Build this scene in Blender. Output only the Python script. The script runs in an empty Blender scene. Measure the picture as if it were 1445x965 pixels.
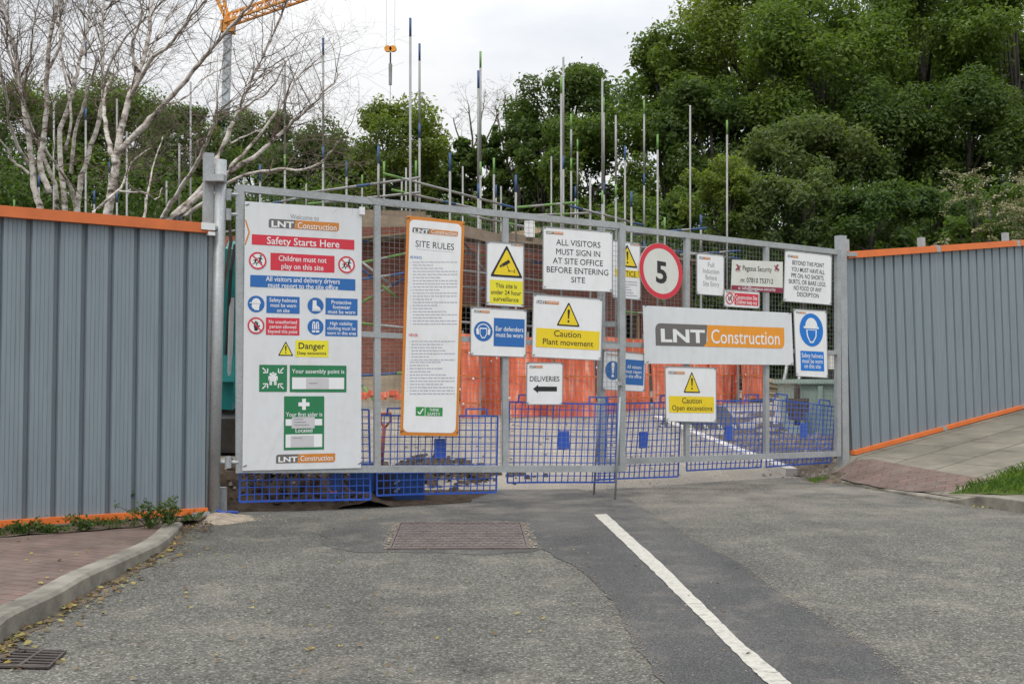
import bpy, math, random
import numpy as np
from mathutils import Vector, Matrix
from mathutils.geometry import delaunay_2d_cdt

R = math.radians
rnd = random.Random(7)
npr = np.random.default_rng(11)
S = bpy.context.scene
COL = S.collection

# ------------------------------------------------------------------ camera
F = 1500.0; CX = 722.5; CY = 482.5; HOR = 535.0; CAMZ = 1.2
PITCH = math.atan((HOR - CY) / F)
cam_d = bpy.data.cameras.new("camera"); cam = bpy.data.objects.new("camera", cam_d); COL.objects.link(cam)
cam_d.sensor_width = 36.0; cam_d.sensor_fit = 'HORIZONTAL'; cam_d.lens = F / 1445.0 * 36.0
cam_d.clip_start = 0.05; cam_d.clip_end = 2000
cam.location = (0, 0, CAMZ); cam.rotation_euler = (math.pi / 2 + PITCH, 0, 0)
S.camera = cam

# ------------------------------------------------------------------ sky, sun, exposure
SUN_EL, SUN_AZ = R(52), R(205)       # azimuth measured clockwise from +Y: behind the camera, a little left
w = bpy.data.worlds.new("World"); S.world = w; w.use_nodes = True
nt = w.node_tree; nt.nodes.clear()
def wn(t, **k):
    n = nt.nodes.new(t)
    for a, b in k.items(): setattr(n, a, b)
    return n
out = wn('ShaderNodeOutputWorld'); bg = wn('ShaderNodeBackground'); bg.inputs['Strength'].default_value = 0.1
sky = wn('ShaderNodeTexSky'); sky.sky_type = 'NISHITA'; sky.sun_disc = False
sky.sun_elevation = SUN_EL; sky.sun_rotation = SUN_AZ
tc = wn('ShaderNodeTexCoord'); sep = wn('ShaderNodeSeparateXYZ')
nt.links.new(tc.outputs['Generated'], sep.inputs[0])
clampz = wn('ShaderNodeClamp'); nt.links.new(sep.outputs['Z'], clampz.inputs[0])
pw = wn('ShaderNodeMath', operation='POWER'); nt.links.new(clampz.outputs[0], pw.inputs[0]); pw.inputs[1].default_value = 2.0
mr = wn('ShaderNodeMath', operation='MULTIPLY_ADD'); nt.links.new(pw.outputs[0], mr.inputs[0]); mr.inputs[1].default_value = 23.0; mr.inputs[2].default_value = 8.3   # overcast: brightest overhead
mp = wn('ShaderNodeMapping'); mp.inputs['Scale'].default_value = (1.3, 1.3, 3.2)
nt.links.new(tc.outputs['Generated'], mp.inputs['Vector'])
noi = wn('ShaderNodeTexNoise'); noi.inputs['Scale'].default_value = 2.6; noi.inputs['Detail'].default_value = 7; noi.inputs['Roughness'].default_value = 0.55
nt.links.new(mp.outputs[0], noi.inputs['Vector'])
cr = wn('ShaderNodeValToRGB')
cr.color_ramp.elements[0].position = 0.34; cr.color_ramp.elements[0].color = (0.77, 0.81, 0.87, 1)
cr.color_ramp.elements[1].position = 0.62; cr.color_ramp.elements[1].color = (1.0, 1.0, 1.0, 1)
nt.links.new(noi.outputs['Fac'], cr.inputs[0])
mul = wn('ShaderNodeVectorMath'); mul.operation = 'SCALE'
nt.links.new(cr.outputs[0], mul.inputs[0]); nt.links.new(mr.outputs[0], mul.inputs['Scale'])
mx = wn('ShaderNodeMixRGB'); mx.inputs[0].default_value = 0.93
nt.links.new(sky.outputs[0], mx.inputs[1]); nt.links.new(mul.outputs[0], mx.inputs[2])
nt.links.new(mx.outputs[0], bg.inputs[0]); nt.links.new(bg.outputs[0], out.inputs[0])

sd = bpy.data.lights.new("sun", 'SUN'); sd.energy = 1.1; sd.angle = R(14); sd.color = (1.0, 0.95, 0.87)
sun = bpy.data.objects.new("sun", sd); COL.objects.link(sun)
tosun = Vector((math.sin(SUN_AZ) * math.cos(SUN_EL), math.cos(SUN_AZ) * math.cos(SUN_EL), math.sin(SUN_EL)))
sun.rotation_euler = tosun.to_track_quat('Z', 'Y').to_euler()
vs = S.view_settings; vs.view_transform = 'Standard'; vs.look = 'None'; vs.gamma = 1.0; vs.use_curve_mapping = False
vs.exposure = 0.05
S.cycles.max_bounces = 6; S.cycles.diffuse_bounces = 3; S.cycles.transparent_max_bounces = 8
S.cycles.use_denoising = True

# ------------------------------------------------------------------ pixel -> world helpers (photo pixels 1445x965)
CAM = Vector((0, 0, CAMZ)); _cp, _sp = math.cos(PITCH), math.sin(PITCH)
def ray(px, py):
    u = (px - CX) / F; v = (CY - py) / F
    return Vector((u, _cp - v * _sp, _sp + v * _cp))
def W(px, py, Y):
    d = ray(px, py); return CAM + d * (Y / d.y)
def G(px, py, z=0.0):
    d = ray(px, py); return CAM + d * ((z - CAMZ) / d.z)
def on_plane(px, py, A, n):
    d = ray(px, py); return CAM + d * ((A - CAM).dot(n) / d.dot(n))
def gs(px, py, zf):
    """first point where the pixel's ray meets the surface zf"""
    d = ray(px, py); lo = 2.0; Y = lo
    while Y < 80:
        p = CAM + d * (Y / d.y)
        if p.z <= zf(p.x, p.y): break
        lo = Y; Y += 0.1
    hi = Y
    for _ in range(14):
        Y = (lo + hi) / 2; p = CAM + d * (Y / d.y)
        if p.z <= zf(p.x, p.y): hi = Y
        else: lo = Y
    return CAM + d * (hi / d.y)
def crop(sc, ox, oy): return lambda x, y: (ox + x / sc, oy + y / sc)
c1 = crop(1445 / 360, 320, 270); c2 = crop(1336 / 360, 320, 480); c3 = crop(1140 / 260, 650, 310)
c4 = crop(1427 / 340, 860, 310); c5 = crop(1175 / 280, 640, 490); c6 = crop(1427 / 340, 880, 490)
c7 = crop(1445 / 480, 0, 0)

# ------------------------------------------------------------------ materials
def nmat(name):
    m = bpy.data.materials.new(name); m.use_nodes = True
    n = m.node_tree; b = n.nodes['Principled BSDF']; return m, n, b
def ramp(n, src, stops):
    r = n.nodes.new('ShaderNodeValToRGB'); e = r.color_ramp.elements
    while len(e) > 1: e.remove(e[-1])
    e[0].position = stops[0][0]; e[0].color = (*stops[0][1], 1)
    for p, c in stops[1:]:
        x = e.new(p); x.color = (*c, 1)
    n.links.new(src, r.inputs[0]); return r.outputs[0]
def noise(n, scale, detail=4, rough=0.55, vec=None, out='Fac'):
    t = n.nodes.new('ShaderNodeTexNoise'); t.inputs['Scale'].default_value = scale
    t.inputs['Detail'].default_value = detail; t.inputs['Roughness'].default_value = rough
    if vec is None:
        q = n.nodes.new('ShaderNodeTexCoord'); vec = q.outputs['Object']
    n.links.new(vec, t.inputs['Vector']); return t.outputs[out]
def ocoord(n, scale=(1, 1, 1), rot=(0, 0, 0)):
    q = n.nodes.new('ShaderNodeTexCoord'); m = n.nodes.new('ShaderNodeMapping')
    m.inputs['Scale'].default_value = scale; m.inputs['Rotation'].default_value = rot
    n.links.new(q.outputs['Object'], m.inputs['Vector']); return m.outputs[0]
def mix(n, fac, a, b, mode='MIX'):
    x = n.nodes.new('ShaderNodeMixRGB'); x.blend_type = mode
    for i, s in ((0, fac), (1, a), (2, b)):
        if hasattr(s, 'is_output'): n.links.new(s, x.inputs[i])
        elif i == 0: x.inputs[0].default_value = s
        else: x.inputs[i].default_value = (*s, 1)
    return x.outputs[0]
def bump(n, b, src, strength=0.3, dist=0.01):
    k = n.nodes.new('ShaderNodeBump'); k.inputs['Strength'].default_value = strength; k.inputs['Distance'].default_value = dist
    n.links.new(src, k.inputs['Height']); n.links.new(k.outputs[0], b.inputs['Normal'])
def plain(name, col, rough=0.5, metal=0.0, var=0.12, scale=6.0, spec=None, bumps=0.0):
    m, n, b = nmat(name)
    f = noise(n, scale, 5)
    lo = tuple(c * (1 - var) for c in col); hi = tuple(min(1, c * (1 + var)) for c in col)
    n.links.new(ramp(n, f, [(0.3, lo), (0.7, hi)]), b.inputs['Base Color'])
    b.inputs['Roughness'].default_value = rough; b.inputs['Metallic'].default_value = metal
    if spec is not None: b.inputs['Specular IOR Level'].default_value = spec
    if bumps: bump(n, b, noise(n, scale * 6, 4), bumps, 0.01)
    return m
def asphalt(name, dark, mid, light, chip=70, sand=0.5, bs=0.5):
    m, n, b = nmat(name)
    q = n.nodes.new('ShaderNodeTexCoord')
    v = n.nodes.new('ShaderNodeTexVoronoi'); v.inputs['Scale'].default_value = chip
    n.links.new(q.outputs['Object'], v.inputs['Vector'])
    sepc = n.nodes.new('ShaderNodeSeparateColor'); n.links.new(v.outputs['Color'], sepc.inputs[0])
    col = ramp(n, sepc.outputs[0], [(0.0, dark), (0.45, mid), (0.8, mid), (1.0, light)])
    edge = ramp(n, v.outputs['Distance'], [(0.25, (1, 1, 1)), (0.62, (0.45, 0.43, 0.41))])
    col = mix(n, 0.8, col, edge, 'MULTIPLY')
    big = ramp(n, noise(n, 0.55, 7, 0.65), [(0.35, (0.78, 0.78, 0.78)), (0.65, (1.16, 1.14, 1.1))])
    col = mix(n, 1.0, col, big, 'MULTIPLY')
    wear = ramp(n, noise(n, 1.1, 5, 0.6, ocoord(n, (1.6, 0.22, 1), (0, 0, R(-8)))), [(0.36, (0.80, 0.80, 0.80)), (0.6, (1.1, 1.09, 1.06))])
    col = mix(n, 0.8, col, wear, 'MULTIPLY')
    blot = ramp(n, noise(n, 1.9, 4, 0.5), [(0.27, (0.55, 0.55, 0.56)), (0.36, (1, 1, 1))])
    col = mix(n, 0.55, col, blot, 'MULTIPLY')
    sx = n.nodes.new('ShaderNodeSeparateXYZ'); n.links.new(q.outputs['Object'], sx.inputs[0])
    near = n.nodes.new('ShaderNodeMapRange'); near.inputs['From Min'].default_value = 8.2; near.inputs['From Max'].default_value = 11.2; n.links.new(sx.outputs['Y'], near.inputs['Value'])
    mud = n.nodes.new('ShaderNodeMath'); mud.operation = 'MULTIPLY'; n.links.new(near.outputs[0], mud.inputs[0]); n.links.new(ramp(n, noise(n, 1.6, 7, 0.65), [(0.38, (0, 0, 0)), (0.68, (0.75, 0.75, 0.75))]), mud.inputs[1])
    col = mix(n, mud.outputs[0], col, (0.25, 0.225, 0.19))
    dirt = ramp(n, noise(n, 2.2, 8, 0.7), [(0.52, (0, 0, 0)), (0.75, (sand, sand, sand))])
    col = mix(n, dirt, col, (0.27, 0.235, 0.19))
    n.links.new(col, b.inputs['Base Color']); b.inputs['Roughness'].default_value = 0.85
    b.inputs['Specular IOR Level'].default_value = 0.25
    bump(n, b, v.outputs['Distance'], bs, 0.006)
    return m
M = {}
M['road'] = asphalt('worn_asphalt', (0.082, 0.083, 0.076), (0.155, 0.154, 0.141), (0.285, 0.28, 0.257), 84, 0.4, 0.55)
M['patch'] = asphalt('patch_asphalt', (0.065, 0.067, 0.070), (0.108, 0.110, 0.113), (0.17, 0.17, 0.17), 130, 0.32, 0.3)
M['oldpatch'] = asphalt('older_patch_asphalt', (0.075, 0.076, 0.076), (0.125, 0.125, 0.122), (0.20, 0.20, 0.19), 110, 0.5, 0.3)
M['site'] = asphalt('dusty_hardstanding', (0.26, 0.24, 0.215), (0.42, 0.385, 0.335), (0.52, 0.48, 0.43), 95, 0.5, 0.2)
M['soil'] = plain('dug_soil', (0.055, 0.04, 0.028), 0.95, 0, 0.55, 9, 0.1, 1.0)
M['earth'] = plain('stony_earth', (0.105, 0.083, 0.063), 0.95, 0, 0.5, 7, 0.1, 1.0)
M['gutter'] = plain('gutter_dirt', (0.115, 0.095, 0.07), 0.95, 0, 0.5, 16, 0.1, 0.8)
M['jointgrit'] = plain('joint_grit', (0.235, 0.20, 0.155), 0.95, 0, 0.3, 14, 0.1, 0.4)
M['sand'] = plain('spilled_sand', (0.33, 0.275, 0.215), 0.95, 0, 0.25, 14, 0.1, 0.6)
M['stone'] = plain('rubble_stone', (0.24, 0.21, 0.18), 0.9, 0, 0.4, 5, 0.2, 0.5)
M['concrete'] = plain('kerb_concrete', (0.205, 0.19, 0.16), 0.9, 0, 0.42, 4, 0.2, 0.5)
M['newkerb'] = plain('new_kerb_concrete', (0.50, 0.47, 0.43), 0.85, 0, 0.15, 6, 0.2, 0.3)
M['grassland'] = plain('rough_grassland', (0.035, 0.05, 0.018), 0.95, 0, 0.5, 1.2, 0.1, 0.8)
M['turf'] = plain('turf_soil', (0.06, 0.09, 0.02), 0.95, 0, 0.4, 8, 0.1, 0.5)
def paving(name, c1_, c2_, mortar, bw, rh, ms, rot, off=0.5, sc=1.0):
    m, n, b = nmat(name)
    v = ocoord(n, (sc, sc, sc), (0, 0, rot))
    t = n.nodes.new('ShaderNodeTexBrick'); n.links.new(v, t.inputs['Vector'])
    t.inputs['Color1'].default_value = (*c1_, 1); t.inputs['Color2'].default_value = (*c2_, 1); t.inputs['Mortar'].default_value = (*mortar, 1)
    t.inputs['Scale'].default_value = 1.0; t.inputs['Brick Width'].default_value = bw; t.inputs['Row Height'].default_value = rh
    t.inputs['Mortar Size'].default_value = ms; t.inputs['Mortar Smooth'].default_value = 0.3; t.offset = off
    big = ramp(n, noise(n, 1.7, 8, 0.7), [(0.33, (0.62, 0.62, 0.6)), (0.66, (1.2, 1.18, 1.12))])
    col = mix(n, 1.0, t.outputs['Color'], big, 'MULTIPLY')
    dust = ramp(n, noise(n, 4.5, 8, 0.75), [(0.45, (0, 0, 0)), (0.70, (0.65, 0.65, 0.65))])
    col = mix(n, dust, col, (0.17, 0.15, 0.125))
    n.links.new(col, b.inputs['Base Color']); b.inputs['Roughness'].default_value = 0.9; b.inputs['Specular IOR Level'].default_value = 0.2
    inv = n.nodes.new('ShaderNodeMath'); inv.operation = 'SUBTRACT'; inv.inputs[0].default_value = 1.0
    n.links.new(t.outputs['Fac'], inv.inputs[1]); bump(n, b, inv.outputs[0], 0.5, 0.008)
    return m
M['redpave'] = paving('red_pavers', (0.178, 0.122, 0.108), (0.145, 0.10, 0.092), (0.10, 0.08, 0.07), 0.2, 0.1, 0.007, R(25))
M['slabs'] = paving('grey_slabs', (0.215, 0.20, 0.165), (0.19, 0.175, 0.145), (0.085, 0.075, 0.055), 0.9, 0.6, 0.012, R(-37))
def brickwall(name):
    m, n, b = nmat(name)
    q = n.nodes.new('ShaderNodeTexCoord'); s = n.nodes.new('ShaderNodeSeparateXYZ'); c = n.nodes.new('ShaderNodeCombineXYZ')
    n.links.new(q.outputs['Object'], s.inputs[0]); n.links.new(s.outputs['X'], c.inputs['X']); n.links.new(s.outputs['Z'], c.inputs['Y'])
    t = n.nodes.new('ShaderNodeTexBrick'); n.links.new(c.outputs[0], t.inputs['Vector'])
    t.inputs['Color1'].default_value = (0.27, 0.082, 0.05, 1); t.inputs['Color2'].default_value = (0.18, 0.055, 0.038, 1); t.inputs['Mortar'].default_value = (0.21, 0.17, 0.14, 1)
    t.inputs['Scale'].default_value = 1.0; t.inputs['Brick Width'].default_value = 0.225; t.inputs['Row Height'].default_value = 0.075; t.inputs['Mortar Size'].default_value = 0.006
    big = ramp(n, noise(n, 0.8, 6, 0.6), [(0.3, (0.7, 0.7, 0.7)), (0.7, (1.15, 1.12, 1.1))])
    n.links.new(mix(n, 1.0, t.outputs['Color'], big, 'MULTIPLY'), b.inputs['Base Color']); b.inputs['Roughness'].default_value = 0.9
    return m
M['brick'] = brickwall('red_brickwork')
M['block'] = plain('buff_blockwork', (0.34, 0.27, 0.19), 0.9, 0, 0.2, 3)
def galv(name, col=(0.40, 0.41, 0.42), rough=0.5):
    m, n, b = nmat(name)
    t = n.nodes.new('ShaderNodeTexVoronoi'); t.inputs['Scale'].default_value = 90
    q = n.nodes.new('ShaderNodeTexCoord'); n.links.new(q.outputs['Object'], t.inputs['Vector'])
    sp = n.nodes.new('ShaderNodeSeparateColor'); n.links.new(t.outputs['Color'], sp.inputs[0])
    a = ramp(n, sp.outputs[0], [(0, tuple(c * 0.9 for c in col)), (1, tuple(c * 1.1 for c in col))])
    d = ramp(n, noise(n, 3.0, 7, 0.65), [(0.35, (0.84, 0.83, 0.82)), (0.62, (1.06, 1.06, 1.06))])
    n.links.new(mix(n, 1.0, a, d, 'MULTIPLY'), b.inputs['Base Color']); b.inputs['Metallic'].default_value = 0.35; b.inputs['Roughness'].default_value = rough
    return m
M['galv'] = galv('galvanised_steel', (0.375, 0.395, 0.405)); M['wire'] = galv('wire_steel', (0.24, 0.25, 0.255)); M['tube'] = galv('scaffold_steel', (0.30, 0.30, 0.29), 0.6)
M['greenband'] = plain('green_band_paint', (0.13, 0.27, 0.06), 0.6); M['blueband'] = plain('blue_band_paint', (0.03, 0.075, 0.20), 0.6)
def sheetpaint(name, col):
    m, n, b = nmat(name)
    st = noise(n, 3.0, 6, 0.6, ocoord(n, (9, 9, 0.5)))
    d = ramp(n, st, [(0.3, tuple(c * 0.86 for c in col)), (0.65, tuple(c * 1.04 for c in col))])
    n.links.new(d, b.inputs['Base Color']); b.inputs['Roughness'].default_value = 0.42; b.inputs['Specular IOR Level'].default_value = 0.4
    return m
M['hoard'] = sheetpaint('grey_hoarding_paint', (0.205, 0.25, 0.282))
M['orange'] = plain('orange_rail_paint', (0.70, 0.16, 0.028), 0.5, 0, 0.10, 5)
M['orangedark'] = plain('weathered_orange_paint', (0.56, 0.14, 0.035), 0.55, 0, 0.14, 5)
M['whitecap'] = plain('white_plastic', (0.72, 0.73, 0.72), 0.45, 0, 0.06)
M['craneorange'] = plain('crane_orange', (0.75, 0.30, 0.03), 0.5)
M['cranegrey'] = plain('crane_mast_grey', (0.42, 0.45, 0.48), 0.5, 0.2)
M['bluemesh'] = plain('blue_barrier_plastic', (0.022, 0.098, 0.52), 0.45, 0, 0.1)
M['navy'] = plain('dark_blue_plastic', (0.014, 0.058, 0.20), 0.4, 0, 0.25)
M['shovel'] = plain('orange_shovel_plastic', (0.62, 0.14, 0.03), 0.45)
M['rust'] = plain('weathered_iron', (0.10, 0.075, 0.065), 0.75, 0.3, 0.35, 12, None, 0.4)
M['iron'] = plain('rusty_cast_iron', (0.118, 0.096, 0.088), 0.8, 0.1, 0.3, 9, None, 0.5)
M['dark'] = plain('void_shade', (0.012, 0.011, 0.010), 0.9)  # near-black colour standing in for the shade down the drain
M['teal'] = plain('teal_machine_paint', (0.012, 0.20, 0.195), 0.4, 0, 0.15)
M['rubber'] = plain('black_rubber', (0.02, 0.02, 0.021), 0.7)
M['glass'] = plain('dark_glass', (0.03, 0.04, 0.045), 0.1)
M['skip'] = plain('pale_green_paint', (0.33, 0.44, 0.39), 0.55, 0, 0.12, 3)
M['timber'] = plain('scaffold_timber', (0.24, 0.18, 0.125), 0.85, 0, 0.25, 4)
M['timberpale'] = plain('new_timber', (0.50, 0.37, 0.22), 0.8, 0, 0.15, 4)
M['blackbucket'] = plain('worn_black_steel', (0.045, 0.04, 0.038), 0.6, 0.3, 0.4, 5)
M['cabin'] = plain('cream_cabin_paint', (0.62, 0.62, 0.58), 0.6)
M['line'] = None
def paintline():
    m, n, b = nmat('worn_white_road_paint')
    c = ramp(n, noise(n, 22, 8, 0.75), [(0.30, (0.17, 0.165, 0.15)), (0.43, (0.37, 0.355, 0.315)), (0.7, (0.485, 0.465, 0.41))])
    wv = noise(n, 3.0, 3, 0.5, ocoord(n, (1.2, 7.5, 1), (0, 0, R(-18))))
    cr_ = ramp(n, wv, [(0.485, (1, 1, 1)), (0.5, (0.5, 0.49, 0.46)), (0.515, (1, 1, 1))])
    n.links.new(mix(n, 0.8, c, cr_, 'MULTIPLY'), b.inputs['Base Color']); b.inputs['Roughness'].default_value = 0.85
    return m
M['line'] = paintline()
def meshorange():
    m, n, b = nmat('orange_debris_netting')
    st = noise(n, 2.4, 6, 0.6, ocoord(n, (5, 5, 0.7)))
    c = ramp(n, st, [(0.3, (0.52, 0.085, 0.04)), (0.5, (0.72, 0.16, 0.075)), (0.68, (0.80, 0.38, 0.27))])
    n.links.new(c, b.inputs['Base Color']); b.inputs['Roughness'].default_value = 0.7
    return m
M['netting'] = meshorange()
def birchbark():
    m, n, b = nmat('birch_bark')
    f = noise(n, 3.2, 7, 0.7, ocoord(n, (2.2, 2.2, 4.2)))
    c = ramp(n, f, [(0.37, (0.05, 0.042, 0.036)), (0.45, (0.32, 0.27, 0.23)), (0.54, (0.58, 0.54, 0.49)), (0.8, (0.70, 0.67, 0.62))])
    n.links.new(c, b.inputs['Base Color']); b.inputs['Roughness'].default_value = 0.8
    return m
M['birch'] = birchbark(); M['twig'] = plain('brown_twig', (0.125, 0.092, 0.07), 0.85, 0, 0.3)
M['bark'] = plain('dark_bark', (0.048, 0.043, 0.035), 0.9, 0, 0.3)
def leafmat(name, a, b_, c_, nscale=0.5, transl=0.35):
    m, n, b = nmat(name)
    g = n.nodes.new('ShaderNodeNewGeometry')
    per = ramp(n, g.outputs['Random Per Island'], [(0.0, a), (0.6, b_), (1.0, c_)])
    big = ramp(n, noise(n, nscale, 4), [(0.35, (0.72, 0.80, 0.8)), (0.65, (1.25, 1.15, 1.0))])
    col = mix(n, 1.0, per, big, 'MULTIPLY')
    n.links.new(col, b.inputs['Base Color']); b.inputs['Roughness'].default_value = 0.6; b.inputs['Specular IOR Level'].default_value = 0.3
    t = n.nodes.new('ShaderNodeBsdfTranslucent'); n.links.new(mix(n, 1.0, col, (1.3, 1.35, 0.7), 'MULTIPLY'), t.inputs[0])
    ms = n.nodes.new('ShaderNodeMixShader'); ms.inputs[0].default_value = transl
    n.links.new(b.outputs[0], ms.inputs[1]); n.links.new(t.outputs[0], ms.inputs[2])
    n.links.new(ms.outputs[0], n.nodes['Material Output'].inputs[0])
    return m
M['leafmid'] = leafmat('mid_green_leaves', (0.07, 0.114, 0.022), (0.104, 0.164, 0.031), (0.155, 0.22, 0.05), 0.35, 0.5)
M['leafdark'] = leafmat('dark_green_leaves', (0.05, 0.086, 0.022), (0.076, 0.124, 0.03), (0.118, 0.17, 0.046), 0.35, 0.5)
M['leaflight'] = leafmat('light_green_leaves', (0.1, 0.148, 0.026), (0.148, 0.2, 0.038), (0.2, 0.25, 0.06), 0.35, 0.5)
M['leafgrey'] = leafmat('grey_green_leaves', (0.08, 0.118, 0.041), (0.116, 0.162, 0.056), (0.165, 0.205, 0.088), 0.35, 0.5)
M['blossom'] = leafmat('cream_blossom', (0.12, 0.13, 0.06), (0.26, 0.25, 0.15), (0.42, 0.39, 0.27), 0.6, 0.2)
M['weed'] = leafmat('weed_leaves', (0.05, 0.085, 0.02), (0.075, 0.125, 0.03), (0.12, 0.17, 0.05), 3)
M['grass'] = leafmat('grass_blades', (0.06, 0.12, 0.015), (0.09, 0.17, 0.022), (0.14, 0.21, 0.04), 2)
M['litter'] = leafmat('fallen_leaves', (0.24, 0.18, 0.04), (0.32, 0.28, 0.08), (0.13, 0.08, 0.03), 2, 0.1)
M['litterbrown'] = leafmat('brown_fallen_leaves', (0.10, 0.06, 0.03), (0.16, 0.10, 0.04), (0.24, 0.16, 0.05), 2, 0.1)
def signcol(name, col, rough=0.38):
    m, n, b = nmat('print_' + name)
    st = ramp(n, noise(n, 2.0, 7, 0.65, ocoord(n, (7, 7, 0.8))), [(0.35, tuple(c * 0.955 for c in col)), (0.6, col)])
    gr = ramp(n, noise(n, 5.0, 6, 0.7), [(0.3, (0.93, 0.92, 0.90)), (0.5, (1, 1, 1))])
    n.links.new(mix(n, 1.0, st, gr, 'MULTIPLY'), b.inputs['Base Color']); b.inputs['Roughness'].default_value = rough; M[name] = m
signcol('white', (0.78, 0.79, 0.80)); signcol('offwhite', (0.68, 0.70, 0.72)); signcol('pale', (0.70, 0.71, 0.725)); signcol('black', (0.018, 0.018, 0.02)); signcol('red', (0.62, 0.03, 0.055)); signcol('blue', (0.02, 0.135, 0.42))
signcol('skyblue', (0.0, 0.17, 0.60)); signcol('yellow', (0.80, 0.60, 0.015)); signcol('lemon', (0.78, 0.70, 0.03)); signcol('green', (0.02, 0.19, 0.075)); signcol('brightgreen', (0.03, 0.27, 0.06)); signcol('logogrey', (0.145, 0.135, 0.13)); signcol('logoorange', (0.60, 0.22, 0.035)); signcol('brightorange', (0.78, 0.30, 0.02))
signcol('borderorange', (0.62, 0.22, 0.03)); signcol('textgrey', (0.33, 0.33, 0.34)); signcol('micro', (0.42, 0.43, 0.49)); signcol('maroon', (0.25, 0.015, 0.045)); signcol('cream', (0.66, 0.67, 0.62)); signcol('paper', (0.55, 0.54, 0.56)); signcol('rim', (0.28, 0.29, 0.30))

# ------------------------------------------------------------------ mesh builder
def tag(o, label=None, cat=None, group=None, kind=None):
    for k, v in (('label', label), ('category', cat), ('group', group), ('kind', kind)):
        if v: o[k] = v
    return o
def thing(name, loc, label, cat, group=None):
    o = bpy.data.objects.new(name, None); COL.objects.link(o); o.location = loc; o.empty_display_size = 0.2
    o['ox'] = 0
    del o['ox']
    return tag(o, label, cat, group)
def org_of(p):
    v = Vector((0, 0, 0))
    while p is not None:
        v = v + p.location; p = p.parent
    return v
class MB:
    def __init__(s): s.v = []; s.f = []; s.m = []
    def poly(s, pts, mi=0):
        k = len(s.v); s.v += [tuple(p) for p in pts]; s.f.append(tuple(range(k, k + len(pts)))); s.m.append(mi)
    def hexa(s, b, t, mi=0):                 # bottom 4, top 4
        k = len(s.v); s.v += [tuple(p) for p in b] + [tuple(p) for p in t]
        for q in ((3, 2, 1, 0), (4, 5, 6, 7), (0, 1, 5, 4), (1, 2, 6, 5), (2, 3, 7, 6), (3, 0, 4, 7)):
            s.f.append(tuple(k + i for i in q)); s.m.append(mi)
    def box(s, c, size, rz=0.0, mi=0):
        cx, cy, cz = c; a, b, h = size[0] / 2, size[1] / 2, size[2] / 2
        ca, sa = math.cos(rz), math.sin(rz)
        pts = [(cx + x * ca - y * sa, cy + x * sa + y * ca) for x, y in ((-a, -b), (a, -b), (a, b), (-a, b))]
        s.hexa([(x, y, cz - h) for x, y in pts], [(x, y, cz + h) for x, y in pts], mi)
    def bar(s, p0, p1, wd, ht, side=None, mi=0):   # rectangular bar; wd along 'side', ht the third direction
        p0, p1 = Vector(p0), Vector(p1); d = (p1 - p0).normalized()
        if side is None: side = Vector((0, 0, 1)).cross(d) if abs(d.z) < 0.9 else Vector((1, 0, 0))
        sd_ = (side - d * side.dot(d)).normalized(); up = d.cross(sd_)
        a = sd_ * wd / 2; b = up * ht / 2
        s.hexa([p0 - a - b, p0 + a - b, p0 + a + b, p0 - a + b], [p1 - a - b, p1 + a - b, p1 + a + b, p1 - a + b], mi)
    def tube(s, p0, p1, r0, r1=None, n=8, mi=0, caps=True):
        s.path([p0, p1], [r0, r0 if r1 is None else r1], n, mi, caps)
    def path(s, pts, rad, n=6, mi=0, caps=True):
        pts = [Vector(p) for p in pts]; k = len(s.v); m = len(pts)
        up = Vector((0.31, 0.17, 0.93)).normalized()
        for i, p in enumerate(pts):
            d = (pts[min(i + 1, m - 1)] - pts[max(i - 1, 0)])
            d = d.normalized() if d.length > 1e-9 else Vector((0, 0, 1))
            a = d.cross(up)
            if a.length < 0.1: a = d.cross(Vector((1, 0, 0)))
            a.normalize(); b = d.cross(a)
            for j in range(n):
                t = 2 * math.pi * j / n
                s.v.append(tuple(p + (a * math.cos(t) + b * math.sin(t)) * rad[i]))
        for i in range(m - 1):
            for j in range(n):
                q = k + i * n; s.f.append((q + j, q + (j + 1) % n, q + n + (j + 1) % n, q + n + j)); s.m.append(mi)
        if caps:
            s.f.append(tuple(k + j for j in range(n))[::-1]); s.m.append(mi)
            s.f.append(tuple(k + (m - 1) * n + j for j in range(n))); s.m.append(mi)
    def build(s, name, mats, parent=None, smooth=False):
        if not isinstance(mats, (list, tuple)): mats = [mats]
        o_ = org_of(parent); v = np.array(s.v, dtype=np.float32).reshape(-1, 3) - np.array(o_, dtype=np.float32)
        me = bpy.data.meshes.new(name); me.from_pydata(v.tolist(), [], s.f)
        for m in mats: me.materials.append(m)
        if len(mats) > 1: me.polygons.foreach_set('material_index', s.m)
        if smooth: me.polygons.foreach_set('use_smooth', [True] * len(s.f))
        me.update()
        o = bpy.data.objects.new(name, me); COL.objects.link(o)
        if parent: o.parent = parent
        return o
def quads_obj(name, V, mat, parent=None):
    """V: (n,4,3) array of quads, fast"""
    n = len(V); o_ = np.array(org_of(parent), dtype=np.float32)
    me = bpy.data.meshes.new(name); me.vertices.add(n * 4); me.loops.add(n * 4); me.polygons.add(n)
    me.vertices.foreach_set('co', (V.astype(np.float32) - o_).ravel())
    me.loops.foreach_set('vertex_index', np.arange(n * 4, dtype=np.int32))
    me.polygons.foreach_set('loop_start', np.arange(0, n * 4, 4, dtype=np.int32))
    me.polygons.foreach_set('loop_total', np.full(n, 4, dtype=np.int32))
    me.update(calc_edges=True); me.validate(); me.materials.append(mat)
    o = bpy.data.objects.new(name, me); COL.objects.link(o)
    if parent: o.parent = parent
    return o
def inside(pt, poly):
    x, y = pt; c = False; n = len(poly)
    for i in range(n):
        x1, y1 = poly[i]; x2, y2 = poly[i - 1]
        if (y1 > y) != (y2 > y) and x < (x2 - x1) * (y - y1) / (y2 - y1) + x1: c = not c
    return c
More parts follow.
